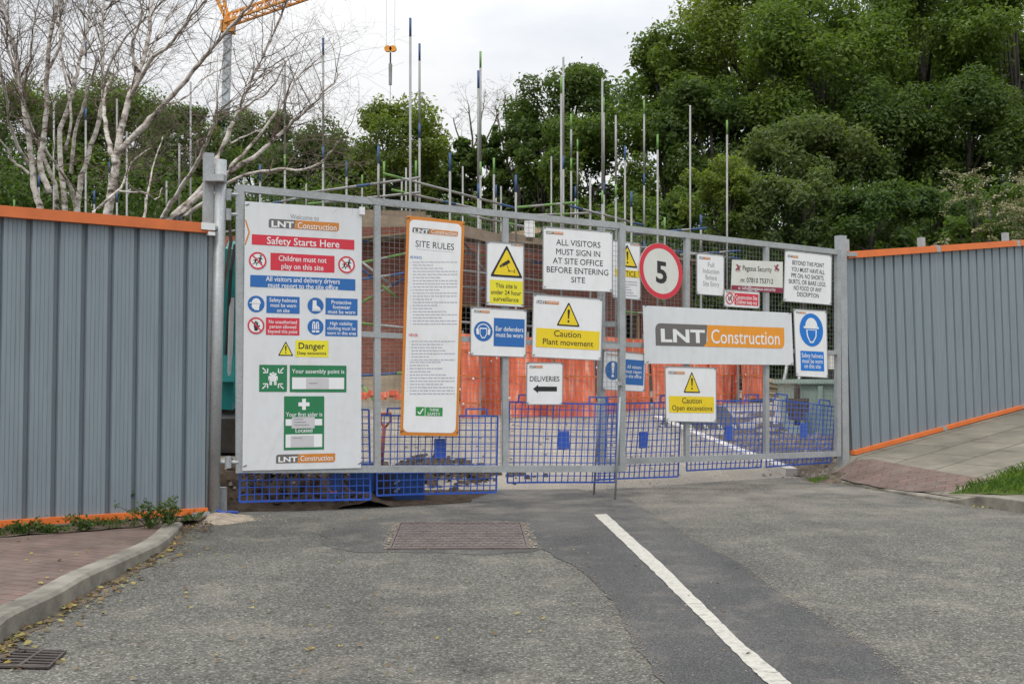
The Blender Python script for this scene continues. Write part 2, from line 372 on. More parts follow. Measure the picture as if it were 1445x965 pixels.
def sheet(name, poly, zf, mat, step=0.5, kind='structure', jitter=0.0, parent=None, build=True):
    """a ground sheet bounded by poly (xy), following zf"""
    b = []
    n = len(poly)
    for i in range(n):
        p, q = Vector(poly[i][:2]), Vector(poly[(i + 1) % n][:2]); L = (q - p).length; k = max(1, int(L / step))
        for j in range(k):
            r = p.lerp(q, j / k)
            if jitter: r = r + Vector((rnd.uniform(-jitter, jitter), rnd.uniform(-jitter, jitter)))
            b.append(r)
    nb = len(b); bp = [(p.x, p.y) for p in b]
    xs = [p[0] for p in bp]; ys = [p[1] for p in bp]; pts = list(b)
    x = min(xs) + step / 2
    while x < max(xs):
        y = min(ys) + step / 2
        while y < max(ys):
            if inside((x, y), bp): pts.append(Vector((x + rnd.uniform(-.1, .1) * step, y + rnd.uniform(-.1, .1) * step)))
            y += step
        x += step
    r = delaunay_2d_cdt(pts, [(i, (i + 1) % nb) for i in range(nb)], [list(range(nb))], 1, 1e-5)
    m = MB(); m.v = [(p.x, p.y, zf(p.x, p.y)) for p in r[0]]; m.f = [tuple(f) for f in r[2]]; m.m = [0] * len(m.f)
    m.f = [f if ((m.v[f[1]][0]-m.v[f[0]][0])*(m.v[f[2]][1]-m.v[f[0]][1])-(m.v[f[1]][1]-m.v[f[0]][1])*(m.v[f[2]][0]-m.v[f[0]][0])) > 0 else f[::-1] for f in m.f]
    o = m.build(name, mat, parent, smooth=True)
    if kind: o['kind'] = kind
    return o
def hsh(x, y, s=1.0):
    return math.sin(x * 3.1 * s + 1.7) * math.cos(y * 2.7 * s - .6) * .5 + math.sin(x * 7.3 * s - y * 5.1 * s) * .3 + math.sin(x * 13.7 * s + y * 11.9 * s + 2.) * .2
def sstep(a, b, x):
    t = max(0, min(1, (x - a) / (b - a))); return t * t * (3 - 2 * t)

def stones(name, n, fn, rmin, rmax, mat, kind='stuff'):
    mb = MB()
    for _ in range(n):
        p = fn(); r = rnd.uniform(rmin, rmax) * rnd.choice((.6, .8, 1))
        pts = []
        t, u = rnd.uniform(0, 6.28), rnd.uniform(.5, .9)
        k = len(mb.v)
        ring = [(math.cos(t + i * 1.2566) * r * rnd.uniform(.7, 1.1), math.sin(t + i * 1.2566) * r * rnd.uniform(.7, 1.1)) for i in range(5)]
        mb.v += [(p[0] + a, p[1] + b, p[2] - r * .2) for a, b in ring] + [(p[0] + a * .6, p[1] + b * .6, p[2] + r * u) for a, b in ring]
        for i in range(5): mb.f.append((k + i, k + (i + 1) % 5, k + 5 + (i + 1) % 5, k + 5 + i)); mb.m.append(0)
        mb.f.append(tuple(k + 5 + i for i in range(5))); mb.m.append(0)
    o = mb.build(name, mat)
    if kind: o['kind'] = kind
    return o
# ------------------------------------------------------------------ terrain
def gz(x, y):
    z = 0.0; y0 = 11.5 + 1.9 * sstep(0.4, 4.2, x)
    if y > y0: z += 0.9 * (min(y, 24) - y0) / (24 - y0)
    if y > 24: z += 0.035 * (min(y, 34) - 24)
    if y > 34: z += 0.20 * (min(y, 75) - 34)
    if x > 8 and y > 14: z += 0.16 * min(x - 8, 30) * sstep(14, 26, y)
    return z - 0.012
m = MB(); xs = [-300, -160, -90, -60] + [i * 2.0 for i in range(-22, 23)] + [60, 90, 160, 300]; ys = [-120, -60, -30, -15, -5, 0, 5] + [8 + i * 1.0 for i in range(0, 40)] + [50, 55, 60, 70, 75, 90, 120, 200, 400]
m.v = [(x, y, gz(x, y) - (.07 if 6 < y < 30 else 0)) for y in ys for x in xs]; nx = len(xs)
m.f = [(j * nx + i, j * nx + i + 1, (j + 1) * nx + i + 1, (j + 1) * nx + i) for j in range(len(ys) - 1) for i in range(nx - 1)]; m.m = [0] * len(m.f)
m.build('ground', M['grassland'], smooth=True)['kind'] = 'structure'

# gate geometry (plan positions of posts and leaves)
LH = 2.45
def leaf_pt(px, py, Y): return W(px, py, Y)
GL0, GL1 = W(338, 600, 9.26), W(877, 600, 10.72)      # left leaf ends
GR0, GR1 = W(848, 600, 11.05), W(1184, 600, 12.9)     # right leaf ends

# kerb curves (road side, z=0)
KL = [G(*p) for p in ((0, 910), (21, 894), (84, 862), (126, 835), (176, 808), (227, 778), (248, 757), (262, 738))]
KL = [Vector((-2.7, -6, 0)), Vector((-2.42, 0.5, 0)), Vector((-2.33, 3.2, 0)), Vector((-2.315, 4.1, 0)), Vector((-2.31, 4.55, 0))] + KL
KR = [G(*p) for p in ((1150, 674), (1208, 686), (1268, 697), (1336, 708), (1386, 716), (1445, 724))]
KR = KR + [Vector((5.3, 7.0, 0)), Vector((6.6, 4.0, 0)), Vector((9.5, 1.0, 0)), Vector((16, -1.0, 0))]
def flat(z): return lambda x, y: z
road = [(-14, -12), (18, -12), (18, 10.2), (4.2, 13.2), (3.2, 13.0), (0.9, 11.6), (-0.4, 10.9), (-2.55, 9.95), (-14, 9.9)]
sheet('road', road, flat(0.0), M['road'], 1.0)
# dark reinstatement strip with ragged edges
pl = [(705, 690), (668, 705), (650, 722), (690, 733), (740, 736), (756, 756), (764, 774), (775, 780), (785, 786), (800, 792), (830, 815), (866, 850), (880, 880), (905, 925), (940, 968)]
pr_ = [(1290, 968), (1240, 920), (1190, 890), (1125, 850), (1090, 830), (1040, 792), (985, 765), (950, 742), (905, 715), (880, 700), (800, 688)]
patch = [(G(*p).x, G(*p).y) for p in pl] + [(0.95, 2.2), (1.3, -3), (3.2, -3), (2.35, 2.2)] + [(G(*p).x, G(*p).y) for p in pr_]
sheet('road_patch', patch, flat(0.004), M['patch'], 0.12, jitter=0.014)
old = [(G(*p).x, G(*p).y) for p in ((655, 722), (560, 729), (500, 735), (470, 740), (452, 752), (460, 770), (505, 780), (560, 779), (700, 783), (770, 776), (750, 735), (690, 728))]
sheet('road_patch', old, flat(0.0025), M['oldpatch'], 0.12, jitter=0.03)
# sandy grit lying in the joint along the strip's edges
for side in (pl[9:], pr_[:-2]):
    P = [G(*p) for p in side]; mbs = MB()
    for a, b in zip(P[:-1], P[1:]):
        L = (b - a).length; d = (b - a).normalized(); s_ = Vector((-d.y, d.x, 0)); t = 0.0
        while t < L:
            t += 0.0022
            den = .5 + .5 * hsh(a.x * 3 + t * 4.0, a.y * 3)
            if rnd.random() > den * .75: continue
            c = a.lerp(b, min(1, t / L)) + s_ * rnd.gauss(0, .018 + .02 * den) + Vector((0, 0, .0075)); k = 5; r = rnd.uniform(.002, .0055)
            mbs.poly([c + Vector((math.cos(1.2566 * i) * r * rnd.uniform(.6, 1.4), math.sin(1.2566 * i) * r * rnd.uniform(.6, 1.4), 0)) for i in range(k)])
    mbs.build('road_joint_sand', M['jointgrit'])['kind'] = 'stuff'
# white centre line, hand-wobbled edges
ml = MB(); la = [(838, 727), (870, 757), (907, 793), (942, 827), (975, 860), (1015, 900), (1060, 945), (1085, 968)]; lb = [(856, 726), (890, 757), (927, 790), (963, 825), (998, 860), (1043, 905), (1090, 943), (1118, 968)]
def subdiv(pl_, k=9):
    o = []
    for a, b in zip(pl_[:-1], pl_[1:]):
        for i in range(k): o.append((a[0] + (b[0] - a[0]) * i / k, a[1] + (b[1] - a[1]) * i / k))
    return o + [pl_[-1]]
A_ = [G(*p) + Vector((rnd.uniform(-.0045, .0045), rnd.uniform(-.0045, .0045), .008)) for p in subdiv(la)]
B_ = [G(*p) + Vector((rnd.uniform(-.0045, .0045), rnd.uniform(-.0045, .0045), .008)) for p in subdiv(lb)]
A_.append(Vector((1.15, 2.6, .008))); B_.append(Vector((1.28, 2.6, .008)))
for i in range(len(A_) - 1): ml.poly([A_[i], A_[i + 1], B_[i + 1], B_[i]])
ml.build('road_marking', M['line'])['kind'] = 'structure'

# site hardstanding, soil, right-hand earth
def sitez(x, y): return gz(x, y) + .004 + .016 * sstep(0, .06, gz(x, y) + .012)
site = [(-2.3, 9.8), (-0.4, 10.6), (0.9, 11.3), (4.1, 12.6), (5.5, 15.5), (9, 25), (-12, 25), (-9, 14), (-4.0, 11.6)]
sheet('site_hardstanding', site, lambda x, y: sitez(x, y), M['site'], 0.3)
def gsite(px, py): return gs(px, py, gz)
earthR = [(gsite(*p).x, gsite(*p).y) for p in ((1118, 672), (1040, 640), (962, 606), (985, 588), (1080, 580), (1185, 585))] + [(4.7, 13.7), (4.35, 13.0), (3.8, 12.55)]
KK = [gsite(925, 594), gsite(965, 612), gsite(1040, 643), gsite(1118, 673)]
def kdist(x, y):
    best = 9.0
    for a, b in zip(KK[:-1], KK[1:]):
        dx, dy = b.x - a.x, b.y - a.y; t = max(0, min(1, ((x - a.x) * dx + (y - a.y) * dy) / (dx * dx + dy * dy)))
        best = min(best, math.hypot(x - a.x - dx * t, y - a.y - dy * t))
    return best
def earthz(x, y): return gz(x, y) + 0.02 + 0.03 * hsh(x * 1.3, y * 1.3) * sstep(0, .3, kdist(x, y)) + 0.15 * sstep(.12, 1.2, kdist(x, y)) * (1 - sstep(15.5, 17, y))
sheet('earth_verge', earthR, earthz, M['earth'], 0.11, jitter=.03)
# apron of drying sand by the left post and along the threshold
sandp = [(G(*p).x, G(*p).y) for p in ((262, 752), (300, 758), (362, 744), (358, 722), (300, 712), (262, 726))]
sc_ = G(306, 733)
sheet('sand_spill', sandp, lambda x, y: -0.012 + 0.07 * math.exp(-((x - sc_.x) / .22) ** 2 - ((y - sc_.y) / .26) ** 2) + 0.012 * hsh(x * 6, y * 6), M['sand'], 0.035, kind='stuff', jitter=.02)
def rsand():
    return (sc_.x + rnd.gauss(.02, .2), sc_.y + rnd.gauss(-.02, .13), 0.002)
stones('sand_grains', 420, rsand, 0.003, 0.011, M['sand'])
def rthr():
    while True:
        p = G(rnd.gauss(960, 90), rnd.gauss(684, 7))
        if 660 < HOR + 1500 * 1.2 / p.y < 705: return (p.x, p.y, max(0.0, sitez(p.x, p.y)) + .001)
stones('threshold_sand', 1500, rthr, 0.002, 0.007, M['sand'])

# soil bank inside the left leaf
def soilz(x, y):
    e = sstep(9.75, 10.25, y + .16 * hsh(x * 1.7, y)) * (1 - sstep(-1.85, -1.2, x + .25 * hsh(y, x)))
    return -0.01 + (0.26 * e * (1 - sstep(11.2, 13.2, y)) + 0.05 * e + gz(x, y) * e * .9) + 0.05 * e * hsh(x * 4, y * 4) + 0.03 * e * hsh(x * 11, y * 9)
soil = [(-4.4, 9.6), (-2.75, 9.62), (-1.9, 9.75), (-1.0, 10.1), (-0.2, 10.5), (0.0, 11.1), (-0.3, 12.2), (-1.5, 13.4), (-4.8, 13.4)]
sheet('soil_bank', soil, lambda x, y: soilz(x, y) + 0.012, M['soil'], 0.07, jitter=.02)
def rsoil():
    x, y = rnd.triangular(-2.9, -1.35, -2.3), rnd.uniform(9.9, 12.6); return (x, y, soilz(x, y) + .012)
stones('soil_clods', 620, rsoil, 0.012, 0.06, M['soil']); stones('soil_stones', 160, rsoil, 0.01, 0.035, M['stone'])
def rheap():
    x, y = rnd.gauss(-0.95, .42), rnd.gauss(12.4, .35); d = ((x + .95) / .6) ** 2 + ((y - 12.4) / .5) ** 2
    return (x, y, gz(x, y) + .02 + 0.26 * math.exp(-d) * rnd.random())
stones('rubble_heap', 420, rheap, 0.02, 0.075, M['earth'])
def rright():
    
    while True:
        x, y = rnd.uniform(2.0, 4.6), rnd.uniform(12.7, 16.8)
        if inside((x, y), earthR): return (x, y, earthz(x, y))
stones('earth_stones', 420, rright, 0.015, 0.07, M['stone'])
def rhum():
    a = rnd.random(); p = Vector(GR1) + Vector((rnd.gauss(0.05, .28), rnd.gauss(-.25, .25), 0)); return (p.x, p.y, max(0.02, gz(p.x, p.y)) + .07 * math.exp(-((p.x - GR1.x) / .35) ** 2 - ((p.y - GR1.y + .25) / .3) ** 2))
stones('post_base_gravel', 220, rhum, 0.006, 0.024, M['stone'])
def rleft():
    p = G(rnd.uniform(255, 300), rnd.uniform(732, 752)); return (p.x, p.y, 0.012)
stones('kerb_end_gravel', 260, rleft, 0.004, 0.016, M['earth'])
pc_ = Vector((GR1.x - .05, GR1.y - .25, 0))
poly_ = [(pc_.x + .55 * math.cos(a * .52), pc_.y + .5 * math.sin(a * .52)) for a in range(12)]
sheet('post_base_soil', poly_, lambda x, y: max(0, sitez(x, y)) - .03 + .13 * math.exp(-((x - pc_.x) / .38) ** 2 - ((y - pc_.y) / .34) ** 2) + .012 * hsh(x * 6, y * 6), M['earth'], .04, kind='stuff', jitter=.02)
def rsite():
    p = gsite(rnd.uniform(560, 1100), rnd.triangular(575, 690, 600)); return (p.x, p.y, p.z + .02)
stones('site_gravel', 260, rsite, 0.008, 0.04, M['stone'])
def rroad():
    p = G(rnd.uniform(0, 1445), rnd.uniform(690, 960)); return (p.x, p.y, 0.004)
stones('road_grit', 260, rroad, 0.003, 0.010, M['stone'])

# ------------------------------------------------------------------ left pavement and kerb
def ribbon(mb, pts, offs, zs):
    """extrude a kerb profile along pts: offs lateral offset (to the left), zs height per profile point (function of index)"""
    n = len(pts); k = len(mb.v); q = len(offs)
    for i, p in enumerate(pts):
        d = (pts[min(i + 1, n - 1)] - pts[max(i - 1, 0)]); d.z = 0; d.normalize(); s_ = Vector((-d.y, d.x, 0))
        for o, z in zip(offs, zs(i)): v = p + s_ * o; mb.v.append((v.x, v.y, z))
    for i in range(n - 1):
        for j in range(q - 1):
            a = k + i * q + j; mb.f.append((a, a + q, a + q + 1, a + 1)); mb.m.append(0)
def smooth_curve(P, k=6):
    o = []
    for i in range(len(P) - 1):
        p0, p1, p2, p3 = P[max(i - 1, 0)], P[i], P[i + 1], P[min(i + 2, len(P) - 1)]
        for j in range(k):
            t = j / k
            o.append(0.5 * ((2 * p1) + (p2 - p0) * t + (2 * p0 - 5 * p1 + 4 * p2 - p3) * t * t + (3 * p1 - p0 - 3 * p2 + p3) * t ** 3))
    return o + [P[-1]]
KLs = smooth_curve(KL)
def klz(i):
    y = KLs[i].y; h = 0.105 - 0.06 * sstep(5.6, 8.8, y); return (-0.02, h - .018, h, h, h - .02)
mk = MB(); ribbon(mk, KLs, [0, 0.006, 0.025, 0.135, 0.14], klz); mk.build('kerb', M['concrete'], smooth=False)['kind'] = 'structure'
gd = []
for i in range(0, len(KLs)):
    gd.append((KLs[i].x - .005, KLs[i].y))
for i in range(len(KLs) - 1, -1, -1):
    gd.append((KLs[i].x + .07 + .05 * hsh(KLs[i].y * 4, 1.0), KLs[i].y))
gd = [p for p in gd if p[1] > 2.5]
sheet('gutter_dirt', gd, flat(0.003), M['gutter'], 0.10, kind='stuff', jitter=.012)
def lkz(x, y): return 0.095 - 0.06 * sstep(5.6, 8.8, y)
HL0, HL1 = W(-330, 760, 7.25), W(291, 724, 9.12)      # left hoarding plan line
kin = []
for i, p in enumerate(KLs):
    d = KLs[min(i + 1, len(KLs) - 1)] - KLs[max(i - 1, 0)]; d.z = 0; d.normalize(); kin.append((p.x - d.y * .138, p.y + d.x * .138))
lp = [(-12, -6)] + kin + [(HL1.x + .15, HL1.y + .25), (HL1.x - 1, HL1.y + .2), (HL0.x, HL0.y + .3), (-12, 5.6)]
sheet('pavement', lp, lambda x, y: lkz(x, y), M['redpave'], 0.35)
# weedy soil strip at the hoarding's foot
d_h = (HL1 - HL0); d_h.z = 0; d_h.normalize(); n_h = Vector((d_h.y, -d_h.x, 0))
strip = [HL0 + n_h * .42, HL1 - d_h * 1.0 + n_h * .40, HL1 - d_h * .2 + n_h * .30, HL1 + n_h * .0, HL0 - n_h * .1]
sheet('soil_strip', [(p.x, p.y) for p in strip], lambda x, y: lkz(x, y) + .008 + .012 * hsh(x * 5, y * 5), M['earth'], 0.12, jitter=.03)

# ------------------------------------------------------------------ right pavement, kerb, verge
HR0, HR1 = W(1203, 640, 13.1), W(1445, 580, 15.6)
d_r = (HR1 - HR0); d_r.z = 0; d_r.normalize(); n_r = Vector((d_r.y, -d_r.x, 0))
KRs = smooth_curve(KR)
kr_xy = np.array([(p.x, p.y) for p in KRs])
def pav_z(x, y):
    dist = float(np.sqrt(((kr_xy - np.array((x, y))) ** 2).sum(1)).min())
    plane = 0.03 + 0.0885 * (x - 4.25) + 0.083 * (y - 10.4)
    base = 0.03 + 0.075 * (1 - sstep(9.9, 10.5, y))
    return base + max(0.0, plane - base + .02) * sstep(0.0, 0.5, dist)
def krz(i):
    y = KRs[i].y; h = 0.032 + 0.083 * (1 - sstep(9.95, 10.45, y)); return (h - .006, h, h, h - .012, -0.02)
mk = MB(); ribbon(mk, KRs, [0.0 + .13, 0.125, 0.02, 0.004, 0.0], krz); mk.build('kerb', M['concrete'])['kind'] = 'structure'
kin = []
for i, p in enumerate(KRs):
    d = KRs[min(i + 1, len(KRs) - 1)] - KRs[max(i - 1, 0)]; d.z = 0; d.normalize(); kin.append((p.x - d.y * .128, p.y + d.x * .128))
e1 = HR1 + d_r * 7
rp = kin + [(18, 2), (e1.x + 4, e1.y), (e1.x - n_r.x * .4, e1.y - n_r.y * .4), (HR0.x - n_r.x * .2, HR0.y - n_r.y * .2), (GR1.x + .15, GR1.y + .1)]
sheet('pavement', rp, pav_z, M['slabs'], 0.3)
def gp(px, py): return gs(px, py, pav_z)
red = [gp(*p) for p in ((1168, 673), (1205, 650), (1232, 648), (1300, 661), (1400, 677), (1345, 694), (1290, 694), (1240, 688), (1205, 681))]
sheet('brick_paving', [(p.x, p.y) for p in red], lambda x, y: pav_z(x, y) + .006, M['redpave'], 0.2, jitter=.012)
verge = [gp(*p) for p in ((1338, 697), (1360, 691), (1395, 682), (1420, 672), (1445, 662))] + [Vector((7.2, 10.6, 0)), Vector((7.0, 6.2, 0)), Vector((5.75, 6.4, 0)), Vector((5.1, 8.0, 0))] + [gp(1445, 699), gp(1400, 698)]
vp = [(p.x, p.y) for p in verge]
sheet('grass_verge', vp, lambda x, y: pav_z(x, y) + .008, M['turf'], 0.15)
def blades(name, poly, zf, n, hmin, hmax, wd, mat, lean=.5):
    xs = [p[0] for p in poly]; ys = [p[1] for p in poly]; Q = []
    while len(Q) < n:
        x, y = rnd.uniform(min(xs), max(xs)), rnd.uniform(min(ys), max(ys))
        if not inside((x, y), poly): continue
        h = rnd.uniform(hmin, hmax); t = rnd.uniform(0, 6.28); z = zf(x, y); a = Vector((math.cos(t), math.sin(t), 0)) * wd
        l = Vector((rnd.uniform(-1, 1), rnd.uniform(-1, 1), 0)) * h * lean; b = Vector((x, y, z))
        Q.append([b - a, b + a, b + l * .4 + Vector((0, 0, h * .7)) + a * .6, b + l + Vector((0, 0, h))])
    o = quads_obj(name, np.array([[tuple(v) for v in q] for q in Q]), mat); o['kind'] = 'stuff'; return o
blades('verge_grass', vp, lambda x, y: pav_z(x, y) + .015, 15000, .03, .09, .004, M['grass'], .8)
wp = [(p.x, p.y) for p in strip]
def clumpy(x, y): return hsh(x * 2.1, y * 2.3)
blades('strip_grass', wp, lambda x, y: lkz(x, y) + .01 if clumpy(x, y) > .08 else -1.0, 3200, .015, .07, .004, M['weed'], .9)
mossp = [(p.x, p.y) for p in (gp(1140, 668), gp(1172, 666), gp(1178, 671), gp(1150, 675))]
blades('kerb_grass', mossp, lambda x, y: .04, 260, .015, .04, .004, M['grass'], .9)

# ------------------------------------------------------------------ far woodland, trees
def leaf_quads(C, N, size, asp=.5):
    n = len(C); a = npr.normal(size=(n, 3)); a -= (a * N).sum(1, keepdims=True) * N; a /= np.linalg.norm(a, axis=1, keepdims=True) + 1e-9
    b = np.cross(N, a); s = (size * npr.uniform(.6, 1.35, n))[:, None]
    fold = N * s * .15
    return np.stack([C - a * s, C + b * s * asp + fold, C + a * s, C - b * s * asp + fold], 1)
def unit(n):
    v = npr.normal(size=(n, 3)); return v / (np.linalg.norm(v, axis=1, keepdims=True) + 1e-9)
def crown_leaves(c, r, nb, npl, size, br=(.22, .40), shape=None, hollow=.55):
    out = []
    d = unit(nb); rr = npr.uniform(hollow, .95, nb) ** .8
    d[:, 2] = np.where(d[:, 2] < -.8, -d[:, 2] * .6, d[:, 2])
    cen = np.array(c) + d * rr[:, None] * np.array(r) * np.array((.93, .93, 1.06))
    for k in range(nb):
        br_ = npr.uniform(*br) * min(r) * np.array((1, 1, .86)) * npr.uniform(.8, 1.2, 3)
        rel = (br_.mean() / (min(r) * .29)) ** 2
        n = int(npl * npr.uniform(.6, 1.3) * rel) + 12; u = unit(n); t = npr.uniform(.3, 1.1, n) ** .6; t = np.where(npr.uniform(size=n) < .14, t * npr.uniform(1.05, 1.5, n), t)
        C = cen[k] + u * t[:, None] * br_
        N = u * .55 + npr.normal(size=(n, 3)) * .45 + np.array((0, 0, .45)); N /= np.linalg.norm(N, axis=1, keepdims=True)
        out.append(leaf_quads(C, N, size))
    return np.concatenate(out), cen
def tree(name, px, py, rx, ry, Y, mat, label, leaf=.13, dens=1.0, cat='tree', group='trees on the bank behind the site', rd=None, nbm=1.0, br=(.17, .44)):
    s = Y / F; c = W(px, py, Y); r = (rx * s, (rd or min(rx, ry) * .8) * s if rd is None else rd * s, ry * s)
    bz = gz(c.x, c.y)
    root = thing(name, (c.x, c.y, bz), label, cat, group)
    area = r[0] * r[2]; nb = int(max(34, min(190, 14.0 * area ** .7)) * nbm); npl = int(dens * 1150 * area / nb / (leaf / .13) ** 2)
    Q, cen = crown_leaves((c.x, c.y, c.z), r, nb, npl, leaf, br)
    quads_obj('crown', Q, M[mat], root)
    mb = MB(); h = max(.5, c.z - bz); tr = max(.06, .015 * (h + r[2]))
    top = Vector((c.x + rnd.uniform(-.1, .1) * r[0], c.y, c.z + r[2] * .35))
    mid = Vector((c.x + rnd.uniform(-.12, .12) * r[0], c.y, bz + h * .5))
    mb.path([(c.x, c.y, bz - .2), mid, top], [tr * 1.25, tr, tr * .3], 8)
    for k in range(0, len(cen), 3):
        t = Vector(cen[k]); a = mid.lerp(top, rnd.uniform(.0, .7)); mm = a.lerp(t, .5) + Vector((0, 0, -.06 * (t - a).length))
        mb.path([a, mm, t], [tr * .4, tr * .25, tr * .06], 5)
    mb.build('trunk', M['bark'], root, smooth=True)
    return root
T = [
 # px, py, rx, ry, depth, mat, label
 (55, 205, 100, 98, 44, 'leafmid', 'rounded mid-green tree behind the leftmost bare birch stems'),
 (165, 198, 92, 92, 46, 'leafmid', 'mid-green tree behind the middle of the bare birches'),
 (262, 222, 82, 88, 44, 'leafdark', 'dark green tree behind the pale crane mast'),
 (362, 212, 66, 62, 50, 'leafgrey', 'grey-green tree with a low dome just right of the crane mast'),
 (440, 250, 85, 78, 42, 'leafdark', 'dark green tree left of the bright round tree above the gate'),
 (562, 222, 78, 84, 39, 'leaflight', 'bright light-green round tree rising alone above the scaffold corner'),
 (512, 262, 62, 68, 41, 'leafmid', 'mid-green tree low between the dark tree and the bright round tree'),
 (612, 262, 48, 62, 43, 'leafdark', 'dark tree at the right foot of the bright round tree'),
 (735, 250, 60, 80, 42, 'leafdark', 'dark tree below the left edge of the tall oak'),
 (800, 158, 80, 84, 38, 'leafdark', 'tall dark oak with a ragged crown against the white sky'),
 (765, 215, 52, 62, 37, 'leafdark', 'dark oak limb mass hanging left of the tall oak'),
 (850, 240, 88, 92, 35, 'leafmid', 'mid-green tree under the tall oak behind the scaffold poles'),
 (950, 140, 76, 100, 37, 'leafmid', 'tall mid-green tree immediately right of the dark oak'),
 (1065, 72, 112, 130, 38, 'leaflight', 'highest yellow-green tree at the top of the bank'),
 (1010, 215, 105, 100, 35, 'leafdark', 'dark tree in the shade behind the two rightmost scaffold poles'),
 (1165, 115, 125, 130, 34, 'leafmid', 'broad mid-green tree over the middle of the right gate leaf'),
 (1300, 60, 125, 125, 36, 'leafmid', 'tall mid-green tree above the right hoarding'),
 (1425, 70, 110, 130, 34, 'leafmid', 'tall tree cut by the upper right corner of the view'),
 (1120, 235, 105, 92, 31, 'leafgrey', 'grey-green willow-like tree above the banner on the gate'),
 (1240, 220, 105, 100, 32, 'leafdark', 'dark tree above the gate post and hoarding corner'),
 (1370, 190, 105, 95, 32, 'leafdark', 'dark tree behind the cream blossoming shrub'),
]
for (px, py, rx, ry, Y, mat, lab) in T:
    tree('tree', px, py, rx, ry, Y, mat, lab, .082 if Y > 33 else .072)
tree('bush', 1020, 288, 72, 62, 28, 'leaflight', 'pale yellow-green bush in front of the dark bank', .062, 1.0, 'bush', 'bushes along the foot of the bank')
tree('bush', 1130, 300, 80, 62, 27, 'leafgrey', 'grey-green bush right of the pale yellow-green bush', .062, 1.0, 'bush', 'bushes along the foot of the bank')
tree('bush', 1235, 320, 75, 66, 26, 'leafdark', 'dark green bush at the start of the right hoarding', .062, 1.0, 'bush', 'bushes along the foot of the bank')
tree('bush', 930, 335, 66, 72, 30, 'leafmid', 'mid-green bush behind the round speed sign', .065, 1.0, 'bush', 'bushes along the foot of the bank')
tree('bush', 1320, 320, 70, 66, 27, 'leafdark', 'dark bush behind the left half of the blossoming shrub', .062, 1.0, 'bush', 'bushes along the foot of the bank')
fs = tree('flowering_shrub', 1392, 305, 78, 62, 20, 'leafmid', 'green shrub with sprays of cream blossom spreading over the right hoarding', .05, .6, 'shrub', None, None, .8, (.16, .30))
Q = []; fc = W(1392, 300, 19.7)
for k in range(46):
    a = npr.uniform(0, 6.28); rr_ = npr.uniform(.2, 1.0) ** .6; e = np.array((fc.x + math.cos(a) * rr_ * 1.0, fc.y - abs(math.sin(a)) * .75 + .1, fc.z + npr.uniform(-.85, .75)))
    d = np.array((npr.normal() * .9 + math.cos(a) * .6, npr.normal() * .4 - .2, npr.normal() * .12)); d /= np.linalg.norm(d); n = 110
    t = npr.uniform(0, 1, n); C = e + d * (t[:, None] - .3) * npr.uniform(.35, .7) + npr.normal(size=(n, 3)) * np.array((.035, .035, .022)) - np.array((0, 0, 1)) * (t[:, None] ** 2) * .1
    N = npr.normal(size=(n, 3)) * .4 + np.array((0, -.3, 1.0)); N /= np.linalg.norm(N, axis=1, keepdims=True); Q.append(leaf_quads(C, N, .022, .8))
quads_obj('blossom', np.concatenate(Q), M['blossom'], fs)
# ivy-clad conifers
for px, py, h, lab in ((655, 248, 62, 'narrow dark ivy-clad tree left of the tall paired scaffold poles'), (692, 240, 70, 'narrow dark ivy-clad tree between the paired scaffold poles and the oak')):
    tree('ivy_clad_tree', px, py, 26, h, 43, 'leafdark', lab, .12, 1.2, 'tree', 'trees on the bank behind the site')
# far wood: one mass closing the horizon
def wood():
    Q = []
    for k in range(440):
        x = npr.uniform(-52, 62); y = npr.uniform(50, 62); z = gz(x, y) + npr.uniform(0, 4.5 if x < 5 else 12)
        n = 430; u = unit(n); t = npr.uniform(.4, 1.05, n); C = np.array((x, y, z)) + u * t[:, None] * npr.uniform(1.3, 2.4) * np.array((1.2, 1, .85))
        N = u * .6 + npr.normal(size=(n, 3)) * .45 + np.array((0, 0, .4)); N /= np.linalg.norm(N, axis=1, keepdims=True); Q.append(leaf_quads(C, N, .2))
    for k in range(420):     # undergrowth on the bank
        x = npr.uniform(-27, 36); y = npr.uniform(32, 44); z = gz(x, y) + npr.uniform(0, 4.2 if x > -3 else 3.2)
        n = 560; u = unit(n); t = npr.uniform(.4, 1.05, n); C = np.array((x, y, z)) + u * t[:, None] * npr.uniform(1.2, 2.3) * np.array((1.2, 1, .85))
        N = u * .6 + npr.normal(size=(n, 3)) * .45 + np.array((0, 0, .4)); N /= np.linalg.norm(N, axis=1, keepdims=True); Q.append(leaf_quads(C, N, .11))
    for k in range(330):     # saplings and scrub nearer the site
        x = npr.uniform(2.5, 24); y = npr.uniform(27, 33.5); z = gz(x, y) + npr.uniform(0, 4.0)
        n = 480; u = unit(n); t = npr.uniform(.4, 1.15, n); C = np.array((x, y, z)) + u * t[:, None] * npr.uniform(.8, 1.6) * np.array((1.1, 1, .95))
        N = u * .6 + npr.normal(size=(n, 3)) * .45 + np.array((0, 0, .4)); N /= np.linalg.norm(N, axis=1, keepdims=True); Q.append(leaf_quads(C, N, .085))
    for k in range(200):     # scrub closing the left bank
        x = npr.uniform(-29, -3); y = npr.uniform(37, 46); z = gz(x, y) + npr.uniform(1.5, 6.2)
        n = 520; u = unit(n); t = npr.uniform(.4, 1.15, n); C = np.array((x, y, z)) + u * t[:, None] * npr.uniform(1.0, 2.0) * np.array((1.1, 1, .95))
        N = u * .6 + npr.normal(size=(n, 3)) * .45 + np.array((0, 0, .4)); N /= np.linalg.norm(N, axis=1, keepdims=True); Q.append(leaf_quads(C, N, .10))
    o = quads_obj('woodland', np.concatenate(Q), M['leafdark']); o['kind'] = 'stuff'
wood()

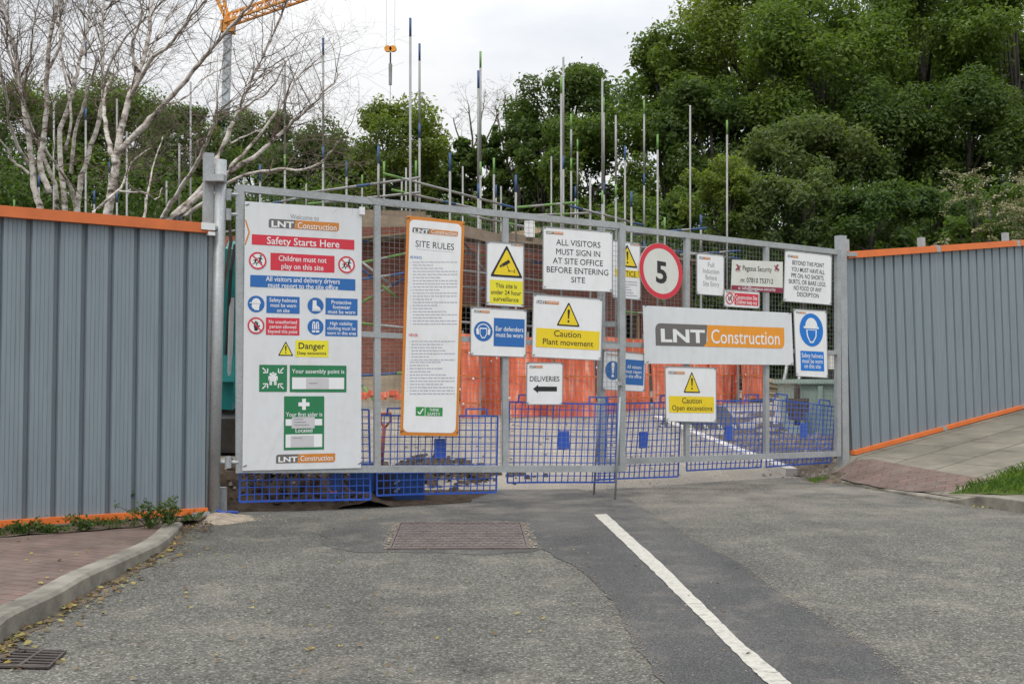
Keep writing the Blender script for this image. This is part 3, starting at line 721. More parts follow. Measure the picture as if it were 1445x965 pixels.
# ------------------------------------------------------------------ bare trees: birches and the far leafless ones
def limb_tree(name, label, limbs, Y, group, seed, cat='tree', twig_n=(5, 4), rscale=1.0, dspread=1.0, mat='birch', tw=1.0, tl=1.0):
    """limbs: list of (pixel polyline, r0, r1); each limb wanders in depth as a real crown does"""
    rg = random.Random(seed); lim = []
    b0 = W(*limbs[0][0][0], Y); root = thing(name, (b0.x, b0.y, gz(b0.x, b0.y)), label, cat, group)
    wood_, tw_ = MB(), MB(); sc = Y / F
    def tw_grow(p, d, L, r, lv):
        k = max(3, int(L / (.12 * Y / 12))); pts = [p]; rad = [r]; q = Vector(p); dd = Vector(d)
        for i in range(k):
            dd = (dd + Vector((rg.gauss(0, .16), rg.gauss(0, .16), rg.gauss(0, .12) + (.05 if i < k * .5 else -.10)))).normalized()
            q = q + dd * L / k; pts.append(q.copy()); rad.append(max(.0009 * Y / 12, r * (1 - (i + 1) / k * .8)))
        tw_.path(pts, rad, 3 if lv else 4, 0, False)
        if lv < len(twig_n):
            for _ in range(int(twig_n[lv] * rg.uniform(.7, 1.4))):
                i = rg.randint(max(1, k // 4), k); side = Vector((rg.gauss(0, 1), rg.gauss(0, 1), rg.gauss(.15, .6))).normalized()
                tw_grow(pts[i], (dd * .5 + side * .8).normalized(), L * rg.uniform(.3, .65), rad[i] * .65, lv + 1)
    for li, (pl_, r0, r1) in enumerate(limbs):
        dep = 0.0; tgt = rg.uniform(-1.6, 1.6) * dspread; n = len(pl_); pts = []
        for i, (x, y) in enumerate(pl_):
            yy = Y + tgt * (i / (n - 1)) ** 1.3; p = W(x, y, Y); pts.append(W(x, y, yy))
        if li < 0: pass
        ps = smooth_curve(pts, 5); m_ = len(ps)
        ps = [p + Vector((rg.gauss(0, 1), rg.gauss(0, 1), rg.gauss(0, 1))) * .0055 * Y / 12 for p in ps]
        rad = [(r0 + (r1 - r0) * (i / (m_ - 1)) ** .8) * rscale for i in range(m_)]
        if pl_[0][1] > 285 and name == 'birch_tree':         # carry the stem down to the ground
            g = Vector((pts[0].x * .98 + b0.x * .02, pts[0].y, gz(pts[0].x, pts[0].y) - .1)); ps = [g, g.lerp(ps[0], .5)] + ps; rad = [rad[0] * 1.25, rad[0] * 1.1] + rad
        wood_.path(ps, rad, 7, 0)
        Ltot = sum((a - b).length for a, b in zip(ps[:-1], ps[1:]))
        for _ in range(int(Ltot * 6.2 * tw * 12 / Y)):
            i = rg.randint(int(len(ps) * .45), len(ps) - 1); d = (ps[i] - ps[i - 1]).normalized()
            side = Vector((rg.gauss(0, 1), rg.gauss(0, .8), rg.gauss(.3, .5))).normalized()
            tw_grow(ps[i], (d * .55 + side * .7).normalized(), rg.uniform(.35, 1.15) * tl * Y / 12, min(.0065 * Y / 12, rad[i] * .45), 0)
    wood_.build('trunk', M[mat], root, smooth=True); tw_.build('twigs', M['twig'], root)
    return root
def L7(*p): return [c7(x, y) for x, y in p]
bl = [
 ('white birch with several pale stems at the left edge of the view', 11.6, [
   (L7((170, 890), (140, 760), (125, 620), (100, 440), (85, 370), (60, 200), (20, 60), (0, -30)), .055, .022),
   (L7((120, 700), (50, 560), (30, 440), (0, 250)), .03, .014),
   (L7((130, 740), (60, 690), (20, 620), (-40, 560)), .026, .01),
   (L7((215, 820), (170, 700), (190, 560), (200, 300), (215, 150), (245, -20)), .052, .028),
   (L7((200, 300), (260, 180), (255, 60), (270, -40)), .026, .012),
   (L7((90, 380), (130, 250), (140, 120), (170, -20)), .024, .010)]),
 ('birch with a thicket of slim stems behind the middle of the hoarding', 12.2, [
   (L7((240, 890), (230, 780), (110, 480), (60, 300), (10, 130)), .05, .018),
   (L7((275, 885), (255, 600), (310, 380), (345, 230), (380, 60), (400, -40)), .055, .024),
   (L7((320, 890), (300, 790), (210, 660), (125, 520), (80, 300)), .042, .016),
   (L7((330, 880), (340, 780), (390, 620), (430, 480), (440, 350), (430, 200), (440, 50), (445, -30)), .06, .022),
   (L7((300, 740), (320, 560), (345, 470), (390, 330), (420, 240)), .04, .018),
   (L7((280, 640), (300, 480), (270, 290), (250, 120), (290, -20)), .03, .012),
   (L7((440, 340), (520, 180), (640, 60), (720, -30)), .028, .012),
   (L7((345, 240), (400, 150), (410, 30)), .02, .01)]),
 ('thick white-barked birch leaning right behind the hoarding', 11.2, [
   (L7((455, 905), (490, 720), (500, 640), (545, 430), (590, 310), (620, 200), (640, 80), (650, -30)), .07, .024),
   (L7((490, 700), (460, 590), (440, 470), (450, 380), (500, 300)), .045, .018),
   (L7((510, 640), (640, 510), (700, 440), (790, 340), (860, 250), (950, 150), (1040, 50), (1100, -30)), .05, .018),
   (L7((560, 400), (640, 260), (720, 190), (800, 90), (890, -20)), .036, .014),
   (L7((590, 310), (560, 200), (600, 80), (590, -30)), .03, .012),
   (L7((640, 260), (680, 130), (760, 20)), .024, .010),
   (L7((700, 440), (780, 420), (870, 330), (960, 290)), .018, .008)]),
 ('sprawling birch with low spreading limbs beside the gate post', 10.6, [
   (L7((690, 925), (740, 840), (820, 720), (870, 620), (910, 520), (920, 470)), .04, .014),
   (L7((720, 930), (860, 800), (940, 640), (1000, 500), (1040, 400), (1100, 280), (1180, 100), (1230, -20)), .05, .014),
   (L7((740, 925), (960, 745), (1100, 650), (1200, 560), (1280, 490), (1350, 420), (1450, 310)), .045, .012),
   (L7((780, 920), (880, 850), (1000, 762), (1150, 725), (1320, 715), (1400, 650), (1450, 590)), .032, .010),
   (L7((970, 720), (1080, 600), (1200, 440), (1290, 300), (1370, 260)), .028, .008),
   (L7((1000, 500), (1060, 440), (1150, 380), (1220, 260)), .02, .008),
   (L7((980, 610), (1060, 570), (1140, 540)), .016, .006),
   (L7((400, 895), (510, 800), (560, 690), (640, 630)), .025, .008),
   (L7((612, 925), (640, 760), (692, 585)), .022, .008),
   (L7((510, 815), (620, 820), (660, 850), (690, 800)), .016, .007)]),
]
for i, (lab, Y, lm) in enumerate(bl):
    limb_tree('birch_tree', lab, lm, Y, 'bare birches behind the left hoarding', 40 + i, tw=(.95, .8, .9, .7)[i], rscale=(.70, .60, .70, .70)[i])
limb_tree('bare_tree', 'small leafless tree showing pale against the sky mid-view', [([(665, 300), (668, 230), (662, 150)], .10, .03), ([(668, 240), (645, 190), (640, 165)], .06, .02), ([(668, 230), (695, 180), (705, 150)], .06, .02), ([(667, 215), (680, 165), (683, 140)], .05, .02)], 52, 'leafless trees on the skyline', 91, mat='twig', tw=1.6, tl=.22)
limb_tree('bare_tree', 'leafless treetop close to the dark oak', [([(715, 300), (716, 220), (712, 135)], .10, .03), ([(716, 230), (705, 180), (700, 150)], .06, .02), ([(716, 210), (728, 165), (728, 130)], .06, .02)], 52, 'leafless trees on the skyline', 92, mat='twig', tw=1.6, tl=.22)

# ------------------------------------------------------------------ building under construction
BC = Vector((W(579, 500, 21.2).x, 21.2, 0)); uR = Vector((.77, .64, 0)).normalized(); vL = Vector((-.84, .54, 0)).normalized()
BCz = gz(BC.x, BC.y)
bld = thing('brick_building', (BC.x, BC.y, BCz), 'half-built red brick building inside the scaffold', 'building')
def wall_part(name, dirv, L, z0, z1, mat, thick=.3, off=0.0, openings=()):
    o_mb = MB(); x = 0.0; xs_ = sorted(openings)
    segs = []
    for (a, b, za, zb) in xs_:
        segs.append((x, a, z0, z1)); segs.append((a, b, z0, za)); segs.append((a, b, zb, z1)); x = b
    segs.append((x, L, z0, z1))
    for a, b, za, zb in segs:
        if b - a > .01 and zb - za > .01: o_mb.hexa([(a, 0, za), (b, 0, za), (b, thick, za), (a, thick, za)], [(a, 0, zb), (b, 0, zb), (b, thick, zb), (a, thick, zb)])
    me = bpy.data.meshes.new(name); me.from_pydata(o_mb.v, [], o_mb.f); me.materials.append(mat)
    o = bpy.data.objects.new(name, me); COL.objects.link(o); o.parent = bld
    o.rotation_euler = (0, 0, math.atan2(dirv.y, dirv.x)); return o
ops = [(1.0, 1.9, .95, 2.1), (3.0, 4.6, .95, 2.1), (5.8, 6.7, .0, 2.1)]
wall_part('wall', uR, 8.5, .6, 3.55, M['brick'], .3, 0, [(a, b, max(.6, c), d) for a, b, c, d in ops])
wall_part('wall_base', uR, 8.5, -.3, .598, M['block'])
w2 = wall_part('wall', -vL, 8.5, .6, 3.75, M['brick'], .3, 0, [(5.0, 6.2, .95, 2.1)]); w2.location = vL * 8.5 + Vector((0, 0, 0))
w3 = wall_part('wall_base', -vL, 8.5, -.3, .598, M['block']); w3.location = vL * 8.5
nR = Vector((uR.y, -uR.x, 0)); nL = Vector((-vL.y, vL.x, 0)); nL = nL if nL.y < 0 else -nL; nR = nR if nR.y < 0 else -nR
bk = MB(); q0 = BC + uR * 8.3 + Vector((0, 0, BCz)); q1 = BC + vL * 8.3 + Vector((0, 0, BCz)); far = BC + uR * 8.3 + vL * 8.3 + Vector((0, 0, BCz))
for a, b in ((q0, far), (q1, far)): bk.bar(a + Vector((0, 0, 1.4)), b + Vector((0, 0, 1.4)), .3, 3.4)
bk.build('rear_wall', M['block'], bld)
fl = MB(); fl.poly([BC + Vector((0, .6, BCz + 2.6)), BC + uR * 8 + Vector((0, .3, BCz + 2.6)), far + Vector((0, 0, 2.6)), BC + vL * 8 + Vector((0, .3, BCz + 2.6))]); fl.build('floor_deck', M['timber'], bld)
for a, b, za, zb in ops:
    f = MB(); p = BC + uR * a + Vector((0, 0, BCz)) + Vector((-uR.y, uR.x, 0)) * .12; q = BC + uR * b + Vector((0, 0, BCz)) + Vector((-uR.y, uR.x, 0)) * .12; za = max(za, .6)
    f.bar(p + Vector((0, 0, za + .03)), q + Vector((0, 0, za + .03)), .08, .06); f.bar(p + Vector((0, 0, zb - .03)), q + Vector((0, 0, zb - .03)), .08, .06)
    f.bar(p + Vector((0, 0, za)) + uR * .03, p + Vector((0, 0, zb)) + uR * .03, .06, .08, uR); f.bar(q + Vector((0, 0, za)) - uR * .03, q + Vector((0, 0, zb)) - uR * .03, .06, .08, uR)
    f.build('window_frame', M['timberpale'], bld)

# ------------------------------------------------------------------ scaffold
SC = BC + nR * .9 + nL * .3
scf = thing('scaffold', (SC.x, SC.y, gz(SC.x, SC.y)), 'tube scaffold with tall poles and plank decks round the brick building', 'scaffold')
def hit(px, P, d):   # intersection in plan of the pixel column's ray and line P + t d
    r = ray(px, HOR); A = np.array([[r.x, -d.x], [r.y, -d.y]]); s, t = np.linalg.solve(A, np.array([P.x, P.y])); return Vector((r.x * s, r.y * s, 0)), t
def paint_tube(mb, p0, p1, r, bands, n=7):
    p0, p1 = Vector(p0), Vector(p1); L = (p1 - p0).length; t = 0.0; cuts = sorted(bands)
    for a, b, mi in cuts:
        a, b = max(t, min(a, L)), min(b, L)
        if b <= a: continue
        if a > t: mb.tube(p0.lerp(p1, t / L), p0.lerp(p1, a / L), r, None, n, 0)
        mb.tube(p0.lerp(p1, a / L), p0.lerp(p1, b / L), r * 1.01, None, n, mi); t = b
    if t < L: mb.tube(p0.lerp(p1, t / L), p1, r, None, n, 0)
TM = [M['tube'], M['greenband'], M['blueband']]
std = [(456, 54, 0, 2), (402, 86, 1, 0), (489, 227, 1, 2), (511, 247, 2, 1), (534, 206, 0, 2), (542, 228, 1, 1), (567, 256, 2, 0), (573, 237, 2, 0), (579, 26, 0, 2), (587, 227, 1, 1), (592, 62, 1, 2),
 (635, 216, 0, 2), (653, 235, 2, 0), (675, 100, 0, 2), (678, 73, 1, 1), (697, 223, 1, 1), (700, 261, 2, 2), (707, 263, 2, 0), (728, 247, 0, 2), (778, 221, 2, 0), (792, 109, 0, 1), (795, 81, 1, 0),
 (806, 161, 1, 1), (815, 197, 2, 1), (812, 263, 2, 2), (833, 253, 0, 0), (850, 111, 0, 0), (852, 138, 1, 1), (869, 163, 0, 0), (882, 206, 1, 2), (891, 270, 0, 2), (900, 301, 2, 2), (905, 297, 2, 2),
 (909, 141, 1, 1), (928, 190, 0, 1), (932, 285, 2, 0), (938, 307, 0, 1), (974, 149, 1, 0), (989, 303, 0, 2), (1026, 170, 0, 1),
 (76, 131, 0, 0), (20, 282, 1, 1), (55, 246, 1, 2), (121, 60, 0, 2), (133, 269, 1, 2), (165, 140, 1, 0), (179, 186, 0, 0), (154, 229, 2, 2), (205, 279, 2, 0), (235, 256, 1, 0), (253, 203, 0, 0), (269, 116, 1, 0), (344, 250, 1, 0), (367, 232, 0, 2), (432, 260, 2, 0)]
RA, RB = SC.copy(), SC.copy()
for px, yt, row, bc in std:
    d = uR if px >= 575 else vL; nn = nR if px >= 575 else nL
    P = SC - nn * (0, 1.25, 6.0)[row]; h, t = hit(px, P, d)
    top = W(px, yt, h.y); zb = gz(h.x, h.y); L = top.z - zb
    mb = MB(); bands = []
    if bc: bands.append((L - .36, L, bc))
    if rnd.random() < .6: a = L * rnd.uniform(.55, .8); bands.append((a, a + .3, rnd.choice((1, 2))))
    if rnd.random() < .35: a = L * rnd.uniform(.3, .5); bands.append((a, a + .3, rnd.choice((1, 2))))
    paint_tube(mb, (h.x, h.y, zb), top, .0242, bands); mb.build('standard', TM, scf, smooth=True)
def led(pxa, ya, pxb, yb, da, db, name='ledger', r=.026):
    a, b = W(pxa, ya, da), W(pxb, yb, db); mb = MB(); L = (b - a).length
    bands = []
    for e in ((0, .4), (L * .45, L * .45 + .35), (L - .4, L)):
        if rnd.random() < .6: bands.append((*e, rnd.choice((1, 2))))
    paint_tube(mb, a, b, r, bands); mb.build(name, TM, scf, smooth=True)
for q in ((541, 245, 728, 294, 20.2, 22.0), (436, 272, 592, 251, 21.8, 20.4), (553, 268, 705, 302, 21.0, 23.0), (728, 293, 812, 286, 22.0, 23.2), (805, 291, 908, 318, 22.5, 24.4), (435, 288, 592, 272, 22.6, 21.0),
          (730, 305, 850, 300, 22.6, 24), (895, 330, 997, 322, 24.4, 24.8), (960, 360, 1045, 354, 25, 26), (505, 372, 600, 352, 21, 20.4), (505, 430, 615, 368, 21.6, 20.6),
          (590, 348, 770, 372, 20.6, 22.8), (600, 400, 770, 415, 20.8, 22.9), (870, 345, 1045, 365, 24, 26.5), (880, 440, 1060, 452, 24, 26.5), (340, 296, 440, 276, 23.5, 21.9), (300, 330, 520, 300, 25, 21.2), (640, 300, 790, 330, 21.2, 23.4), (700, 312, 905, 352, 22.4, 25.2)):
    led(*q)
for q in ((505, 395, 610, 380, 20.6, 20.2), (500, 455, 640, 470, 20.4, 20.8), (600, 375, 780, 398, 20.4, 22.6), (610, 452, 775, 462, 20.4, 22.8), (500, 342, 600, 330, 21.4, 20.6), (620, 335, 800, 362, 20.8, 23.0), (505, 530, 570, 526, 20.2, 20.2)): led(*q)
led(508, 368, 552, 402, 20.3, 20.5, 'brace'); led(505, 535, 530, 568, 20.0, 19.8, 'brace'); led(505, 375, 560, 420, 20.6, 21.0, 'brace'); led(645, 330, 720, 430, 21.5, 22.2, 'brace'); led(905, 360, 960, 480, 24, 25, 'brace')
def plank(pa, pb, da, db, hh=.22, name='toe_board', mat='timber'):
    a, b = W(*pa, da), W(*pb, db); mb = MB(); mb.bar(a, b, .04, hh); mb.build(name, M[mat], scf)
plank((505, 313), (608, 312), 20.6, 20.0); plank((608, 315), (705, 338), 20.1, 21.4); plank((705, 334), (768, 345), 21.5, 22.6); plank((722, 331), (762, 325), 22.4, 22.6, .1, 'scaffold_board', 'timberpale'); plank((505, 303), (600, 306), 21.2, 20.6, .2, 'scaffold_board')
def deck(d, nn, L, z, t0=0.0):
    mb = MB()
    for k in range(3):
        o = SC - nn * (.10 + .235 * k) + Vector((0, 0, z)); mb.bar(o + d * t0, o + d * L, .225, .04)
    mb.build('plank_deck', M['timber'], scf)
dz = W(579, 318, SC.y).z
deck(uR, nR, 8.4, dz - .12); deck(vL, nL, 9.0, dz - .12); deck(uR, nR, 8.4, dz - 2.1)
mb = MB(); p = W(747, 324, 22.2); mb.box(p, (.22, .2, .34)); mb.build('loading_box', M['whitecap'], scf)

# ------------------------------------------------------------------ orange netting barriers in front of the scaffold foot
def netting(xa, xb, yt, yb, da, db, lab):
    n = 44; mb = MB(); a0, a1 = W(xa, yb, da), W(xb, yb, db); top = W(xa, yt, da).z; 
    root = thing('netting_barrier', (a0.x, a0.y, gz(a0.x, a0.y)), lab, 'barrier', 'orange netting barriers round the scaffold foot')
    dr = (a1 - a0); dr.z = 0; L = dr.length; dr.normalize(); nn = Vector((dr.y, -dr.x, 0))
    pts = []
    for i in range(n + 1):
        t = i / n; b = a0.lerp(a1, t); o = nn * (.10 * math.sin(t * L * 5.2 + xa) + .035 * math.sin(t * L * 19 + xb)); zt = top - .06 * abs(math.sin(t * L * 1.7)) ; zb = gz(b.x, b.y) + .03
        pts.append([Vector((b.x, b.y, zb)) + o, Vector((b.x, b.y, (zb + zt) / 2)) + o * .4, Vector((b.x, b.y, zt)) - o * .5])
    for i in range(n):
        for j in range(2): mb.poly([pts[i][j], pts[i + 1][j], pts[i + 1][j + 1], pts[i][j + 1]])
    mb.build('netting', M['netting'], root, smooth=True)
    ma = MB()
    for z in (.18, .5, .8):
        for i in range(n):
            p, q = pts[i], pts[i + 1]; zz = lambda r: Vector((r[0].x, r[0].y, r[0].z + (r[2].z - r[0].z) * z)) + nn * .07
            ma.bar(zz(p), zz(q), .004, .03)
    ma.build('webbing', M['orangedark'], root)
    for t in (.02, .5, .98):
        p = a0.lerp(a1, t); mp_ = MB(); mp_.tube(Vector((p.x, p.y, gz(p.x, p.y))) - nn * .08, Vector((p.x, p.y, top + .05)) - nn * .08, .02); mp_.build('stake', M['tube'], root)
    mw = MB()
    for _ in range(4):
        t, z = rnd.random(), rnd.uniform(.1, .95); i = int(t * n); r = pts[i]; c = Vector((r[0].x, r[0].y, r[0].z + (r[2].z - r[0].z) * z)) + nn * .09; mw.bar(c - dr * .016, c + dr * .016, .006, .035)
    mw.build('reflective_patch', M['whitecap'], root)
netting(650, 676, 470, 568, 18.6, 18.5, 'narrow bright orange netting barrier just right of the site rules board')
netting(677, 706, 474, 567, 18.9, 19.1, 'shaded orange netting barrier beside the second gate upright')
netting(710, 782, 472, 568, 18.7, 18.8, 'orange netting barrier behind the plant movement sign')
netting(783, 838, 470, 568, 18.5, 18.9, 'pale streaked orange netting barrier left of the gate meeting stile')
netting(842, 914, 472, 566, 19.4, 20.2, 'orange netting barrier left of the open excavations sign')
netting(918, 1000, 474, 566, 20.6, 21.4, 'orange netting barrier hidden mostly by the open excavations sign')
netting(1000, 1045, 486, 566, 21.3, 21.8, 'dull red netting barrier right of the open excavations sign')
netting(1046, 1077, 488, 565, 21.4, 21.9, 'rightmost orange netting barrier near the white props')
mb = MB()
for k in range(9): mb.box(W(510 + k * 9, 560 - (k % 3) * 3, 18.6), (.16, .16, .09), k * .7)
o = mb.build('netting_heap', M['netting']); tag(o, 'low heap of crumpled orange netting behind the shovel', 'netting')
mb = MB()
for k in range(40):
    p = gsite(650 + k * 11 + rnd.uniform(-3, 3), 568 + rnd.uniform(-2, 2)); mb.box((p.x, p.y, p.z + .05), (.25, .14, .1), rnd.uniform(-.4, .4))
o = mb.build('rubble_line', M['earth']); o['kind'] = 'stuff'

# ------------------------------------------------------------------ crane
cY = 46.0; ct = W(322, 34, cY); cb = W(316, 300, cY); cz = gz(cb.x, cY)
crane = thing('tower_crane', (cb.x, cY, cz), 'orange-jibbed tower crane with a pale grey mast behind the birches', 'crane')
mb = MB(); p0 = Vector((cb.x - .1, cY, cz)); pm = W(318, 165, cY); pt = ct
mb.bar(p0, pm, .40, .40, Vector((1, 0, 0))); mb.bar(pm, pt, .30, .30, Vector((1, 0, 0))); mb.build('mast', M['cranegrey'], crane)
mb = MB()
for k in range(14):
    a = pm.lerp(pt, k / 14); b = pm.lerp(pt, (k + 1) / 14); mb.bar(a + Vector((-.16 if k % 2 else .16, -.17, 0)), b + Vector((.16 if k % 2 else -.16, -.17, 0)), .04, .04)
mb.build('mast_lacing', M['galv'], crane)
je = W(551, -38, 39.6); jd = (je - ct); jd.z = 0; jd.normalize(); js = Vector((-jd.y, jd.x, 0)); JL = 17.0
mb = MB(); up = Vector((0, 0, 1))
for s_ in (-.24, .24): mb.bar(ct + js * s_, ct + jd * JL + js * s_, .08, .08)
mb.bar(ct + up * .44, ct + jd * JL + up * .36, .085, .085); n = 30
for k in range(n):
    a, b = k / n * JL, (k + .5) / n * JL; c = (k + 1) / n * JL; zt = lambda q: .44 - .08 * q / JL
    for s_ in (-.24, .24):
        mb.bar(ct + jd * a + js * s_, ct + jd * b + up * zt(b), .042, .042); mb.bar(ct + jd * b + up * zt(b), ct + jd * c + js * s_, .042, .042)
    mb.bar(ct + jd * a - js * .24, ct + jd * a + js * .24, .04, .04)
mb.build('jib', M['craneorange'], crane)
mb = MB(); a = W(300, -14, cY + .6); b = W(311, -16, cY); mb.bar(ct, a, .12, .12); mb.bar(ct + Vector((.1, 0, 0)), b, .12, .12); mb.bar(ct.lerp(a, .5), ct.lerp(b, .5), .08, .08); mb.box(ct + Vector((0, 0, -.15)), (.55, .5, .5)); mb.build('tower_head', M['craneorange'], crane)
mb = MB(); a, b, c = W(302, 178, cY), W(305, 214, cY), W(300, 320, cY); mb.bar(a, b, .14, .14); mb.bar(b, c, .14, .14); mb.build('stay', M['craneorange'], crane)
mb = MB(); mb.box((cb.x - .1, cY, cz + .5), (3.2, 3.0, 1.0)); mb.build('ballast', M['concrete'], crane)
hk = W(551, 70, 39.6)
hook = thing('crane_hook', hk, 'orange crane hook block hanging on cables in the white sky', 'hook')
mb = MB()
for dx in (-.085, .085):
    k = 14; ring = [hk + Vector((dx * 1.1 + .14 * math.cos(6.283 * i / k), 0, .02 + .12 * math.sin(6.283 * i / k))) for i in range(k)]
    mb.hexa  # sheave discs
    f_, b_ = [p + Vector((0, -.05, 0)) for p in ring], [p + Vector((0, .05, 0)) for p in ring]
    mb.poly(f_); mb.poly(b_[::-1])
    for i in range(k): mb.poly([f_[i], b_[i], b_[(i + 1) % k], f_[(i + 1) % k]])
mb.build('sheave_block', M['craneorange'], hook)
mb = MB()
for dx in (-.16, .16): mb.tube(hk + Vector((dx, 0, .05)), Vector((hk.x + dx, hk.y, ct.z + .1)), .008, None, 4)
mb.build('cable', M['galv'], hook)
mb = MB(); mb.tube(hk - up * .12, hk - up * .62, .03, None, 6); mb.build('shackle', M['rubber'], hook)
mb = MB(); mb.tube(hk - up * .55, hk - up * 1.35, .07, .06, 10); mb.build('weight', M['tube'], hook)
mb = MB(); mb.tube(hk - up * 1.35, hk - up * 3.4, .012, None, 4); mb.build('chain', M['tube'], hook)

# ------------------------------------------------------------------ teal excavator behind the left leaf
ex = W(352, 560, 14.2); exz = gz(ex.x, ex.y)
exc = thing('excavator', (ex.x, ex.y, exz), 'teal excavator glimpsed between the gate post and the welcome board', 'excavator')
def trk(off):
    mb = MB(); n = 20; A = []; 
    for i in range(n):
        t = 6.2832 * i / n; A.append((math.copysign(.8, math.cos(t)) * (1 if abs(math.cos(t)) > .2 else .8) + .28 * math.cos(t), .28 * math.sin(t)))
    f_ = [Vector((ex.x + off - .2, ex.y + 1.2 + a, exz + .32 + b)) for a, b in A]; g_ = [p + Vector((.4, 0, 0)) for p in f_]
    mb.poly(f_); mb.poly(g_[::-1])
    for i in range(n): mb.poly([f_[i], g_[i], g_[(i + 1) % n], f_[(i + 1) % n]])
    return mb
for off in (-.75, .75): trk(off).build('track', M['rubber'], exc)
mb = MB(); mb.box((ex.x, ex.y + 1.4, exz + 1.05), (1.7, 1.9, .75)); mb.box((ex.x + .35, ex.y + 1.9, exz + 1.65), (.9, .9, .5)); mb.build('body', M['teal'], exc)
mb = MB(); mb.box((ex.x - .45, ex.y + 1.2, exz + 2.05), (.75, 1.1, 1.25)); mb.build('cab', M['teal'], exc)
mb = MB(); mb.box((ex.x - .45, ex.y + .64, exz + 2.1), (.6, .02, .95)); mb.build('windscreen', M['glass'], exc)
mb = MB(); b0 = W(322, 590, 14.0); pts = [W(321, 575, 14.4), W(324, 470, 14.2), W(331, 350, 13.9)]
for a, b in zip(pts[:-1], pts[1:]): mb.bar(a, b, .20, .24, Vector((1, 0, 0)))
mb.box(W(322, 520, 14.1), (.22, .26, .35)); mb.build('dipper_arm', M['teal'], exc)
mb = MB(); mb.bar(W(331, 350, 13.9), Vector((ex.x, ex.y + 1.2, exz + 1.2)), .24, .3); mb.build('boom', M['teal'], exc)
mb = MB(); mb.path([W(332, 345, 13.7), W(326, 380, 13.7), W(323, 430, 13.9), W(318, 520, 14.1)], [.025] * 4, 6); mb.build('hydraulic_hose', M['rubber'], exc)
mb = MB(); mb.tube(W(327, 420, 13.9), W(324, 530, 14.0), .035); mb.build('hydraulic_ram', M['galv'], exc)
mb = MB(); p = W(321, 600, 14.2); mb.hexa([p + Vector(v) for v in ((-.3, -.2, -.35), (.3, -.2, -.35), (.3, .1, -.4), (-.3, .1, -.4))], [p + Vector(v) for v in ((-.3, -.35, .1), (.3, -.35, .1), (.3, .3, .15), (-.3, .3, .15))]); mb.build('bucket', M['blackbucket'], exc)

# ------------------------------------------------------------------ things behind the right leaf
def qz(px, py): return gsite(px, py)
p = qz(1165, 622)
skip = thing('waste_skip', (p.x, p.y, p.z), 'pale green skip behind the right end of the gate', 'skip')
mb = MB(); zt = W(1165, 540, p.y).z; x0, x1 = W(1128, 600, p.y).x, W(1215, 600, p.y).x
mb.hexa([(x0 + .1, p.y, p.z + .03), (x1, p.y, p.z + .03), (x1, p.y + 1.3, p.z + .03), (x0 + .1, p.y + 1.3, p.z + .03)], [(x0, p.y - .1, zt), (x1, p.y - .1, zt), (x1, p.y + 1.4, zt), (x0, p.y + 1.4, zt)]); mb.build('tub', M['skip'], skip)
mb = MB(); mb.bar((x0 - .03, p.y - .13, zt + .02), (x1, p.y - .13, zt + .02), .06, .07); mb.bar((x0 - .03, p.y - .1, zt + .02), (x0 - .03, p.y + 1.4, zt + .02), .06, .07); mb.build('rim', M['skip'], skip)
mb = MB()
for t in (.3, .7): mb.bar((x0 + (x1 - x0) * t, p.y - .06, p.z + .1), (x0 + (x1 - x0) * t, p.y - .14, zt - .05), .07, .05, Vector((1, 0, 0)))
mb.build('rib', M['skip'], skip)
cp = W(1205, 520, 24); cab = thing('storage_container', (cp.x, cp.y, gz(cp.x, cp.y)), 'low cream storage container glimpsed beside the right gate post', 'container')
zt_, zb_ = W(1195, 498, 24).z, W(1195, 521, 24).z
mb = MB(); mb.box((cp.x + .2, 25, (zt_ + zb_) / 2), (1.5, 2.0, zt_ - zb_)); mb.build('container_wall', M['cabin'], cab)
mb = MB(); zg = gz(cp.x, 25); mb.box((cp.x + .2, 25, (zg + zb_) / 2 - .01), (1.4, 1.9, zb_ - zg)); mb.build('container_base', M['blackbucket'], cab)
mb = MB(); mb.box((cp.x + .2, 25, zt_ + .03), (1.6, 2.1, .05)); mb.build('container_lid', M['cranegrey'], cab)
# black bucket lying on the ground
bp_ = qz(985, 606); bk_ = thing('digger_bucket', (bp_.x, bp_.y, bp_.z), 'worn black digger bucket lying behind the open excavations sign', 'bucket')
mb = MB(); q = [qz(930, 606), qz(1012, 613)]; y0 = bp_.y; z0 = bp_.z + .02; xa, xb = W(928, 600, y0).x, W(1046, 600, y0).x; h = .34
mb.hexa([(xa, y0, z0), (xb, y0, z0), (xb - .1, y0 + .8, z0), (xa + .2, y0 + .8, z0)], [(xa + .26, y0 + .35, z0 + h), (xb - .18, y0 + .35, z0 + h), (xb - .25, y0 + .75, z0 + h), (xa + .35, y0 + .75, z0 + h)]); mb.build('shell', M['blackbucket'], bk_)
for k in range(6):
    x = xa + .08 + (xb - xa - .2) * k / 5; mb = MB(); mb.hexa([(x - .03, y0 - .10, z0), (x + .03, y0 - .10, z0), (x + .03, y0 + .02, z0), (x - .03, y0 + .02, z0)], [(x - .02, y0 - .09, z0 + .02), (x + .02, y0 - .09, z0 + .02), (x + .03, y0 + .02, z0 + .06), (x - .03, y0 + .02, z0 + .06)]); mb.build('tooth', M['tube'], bk_)
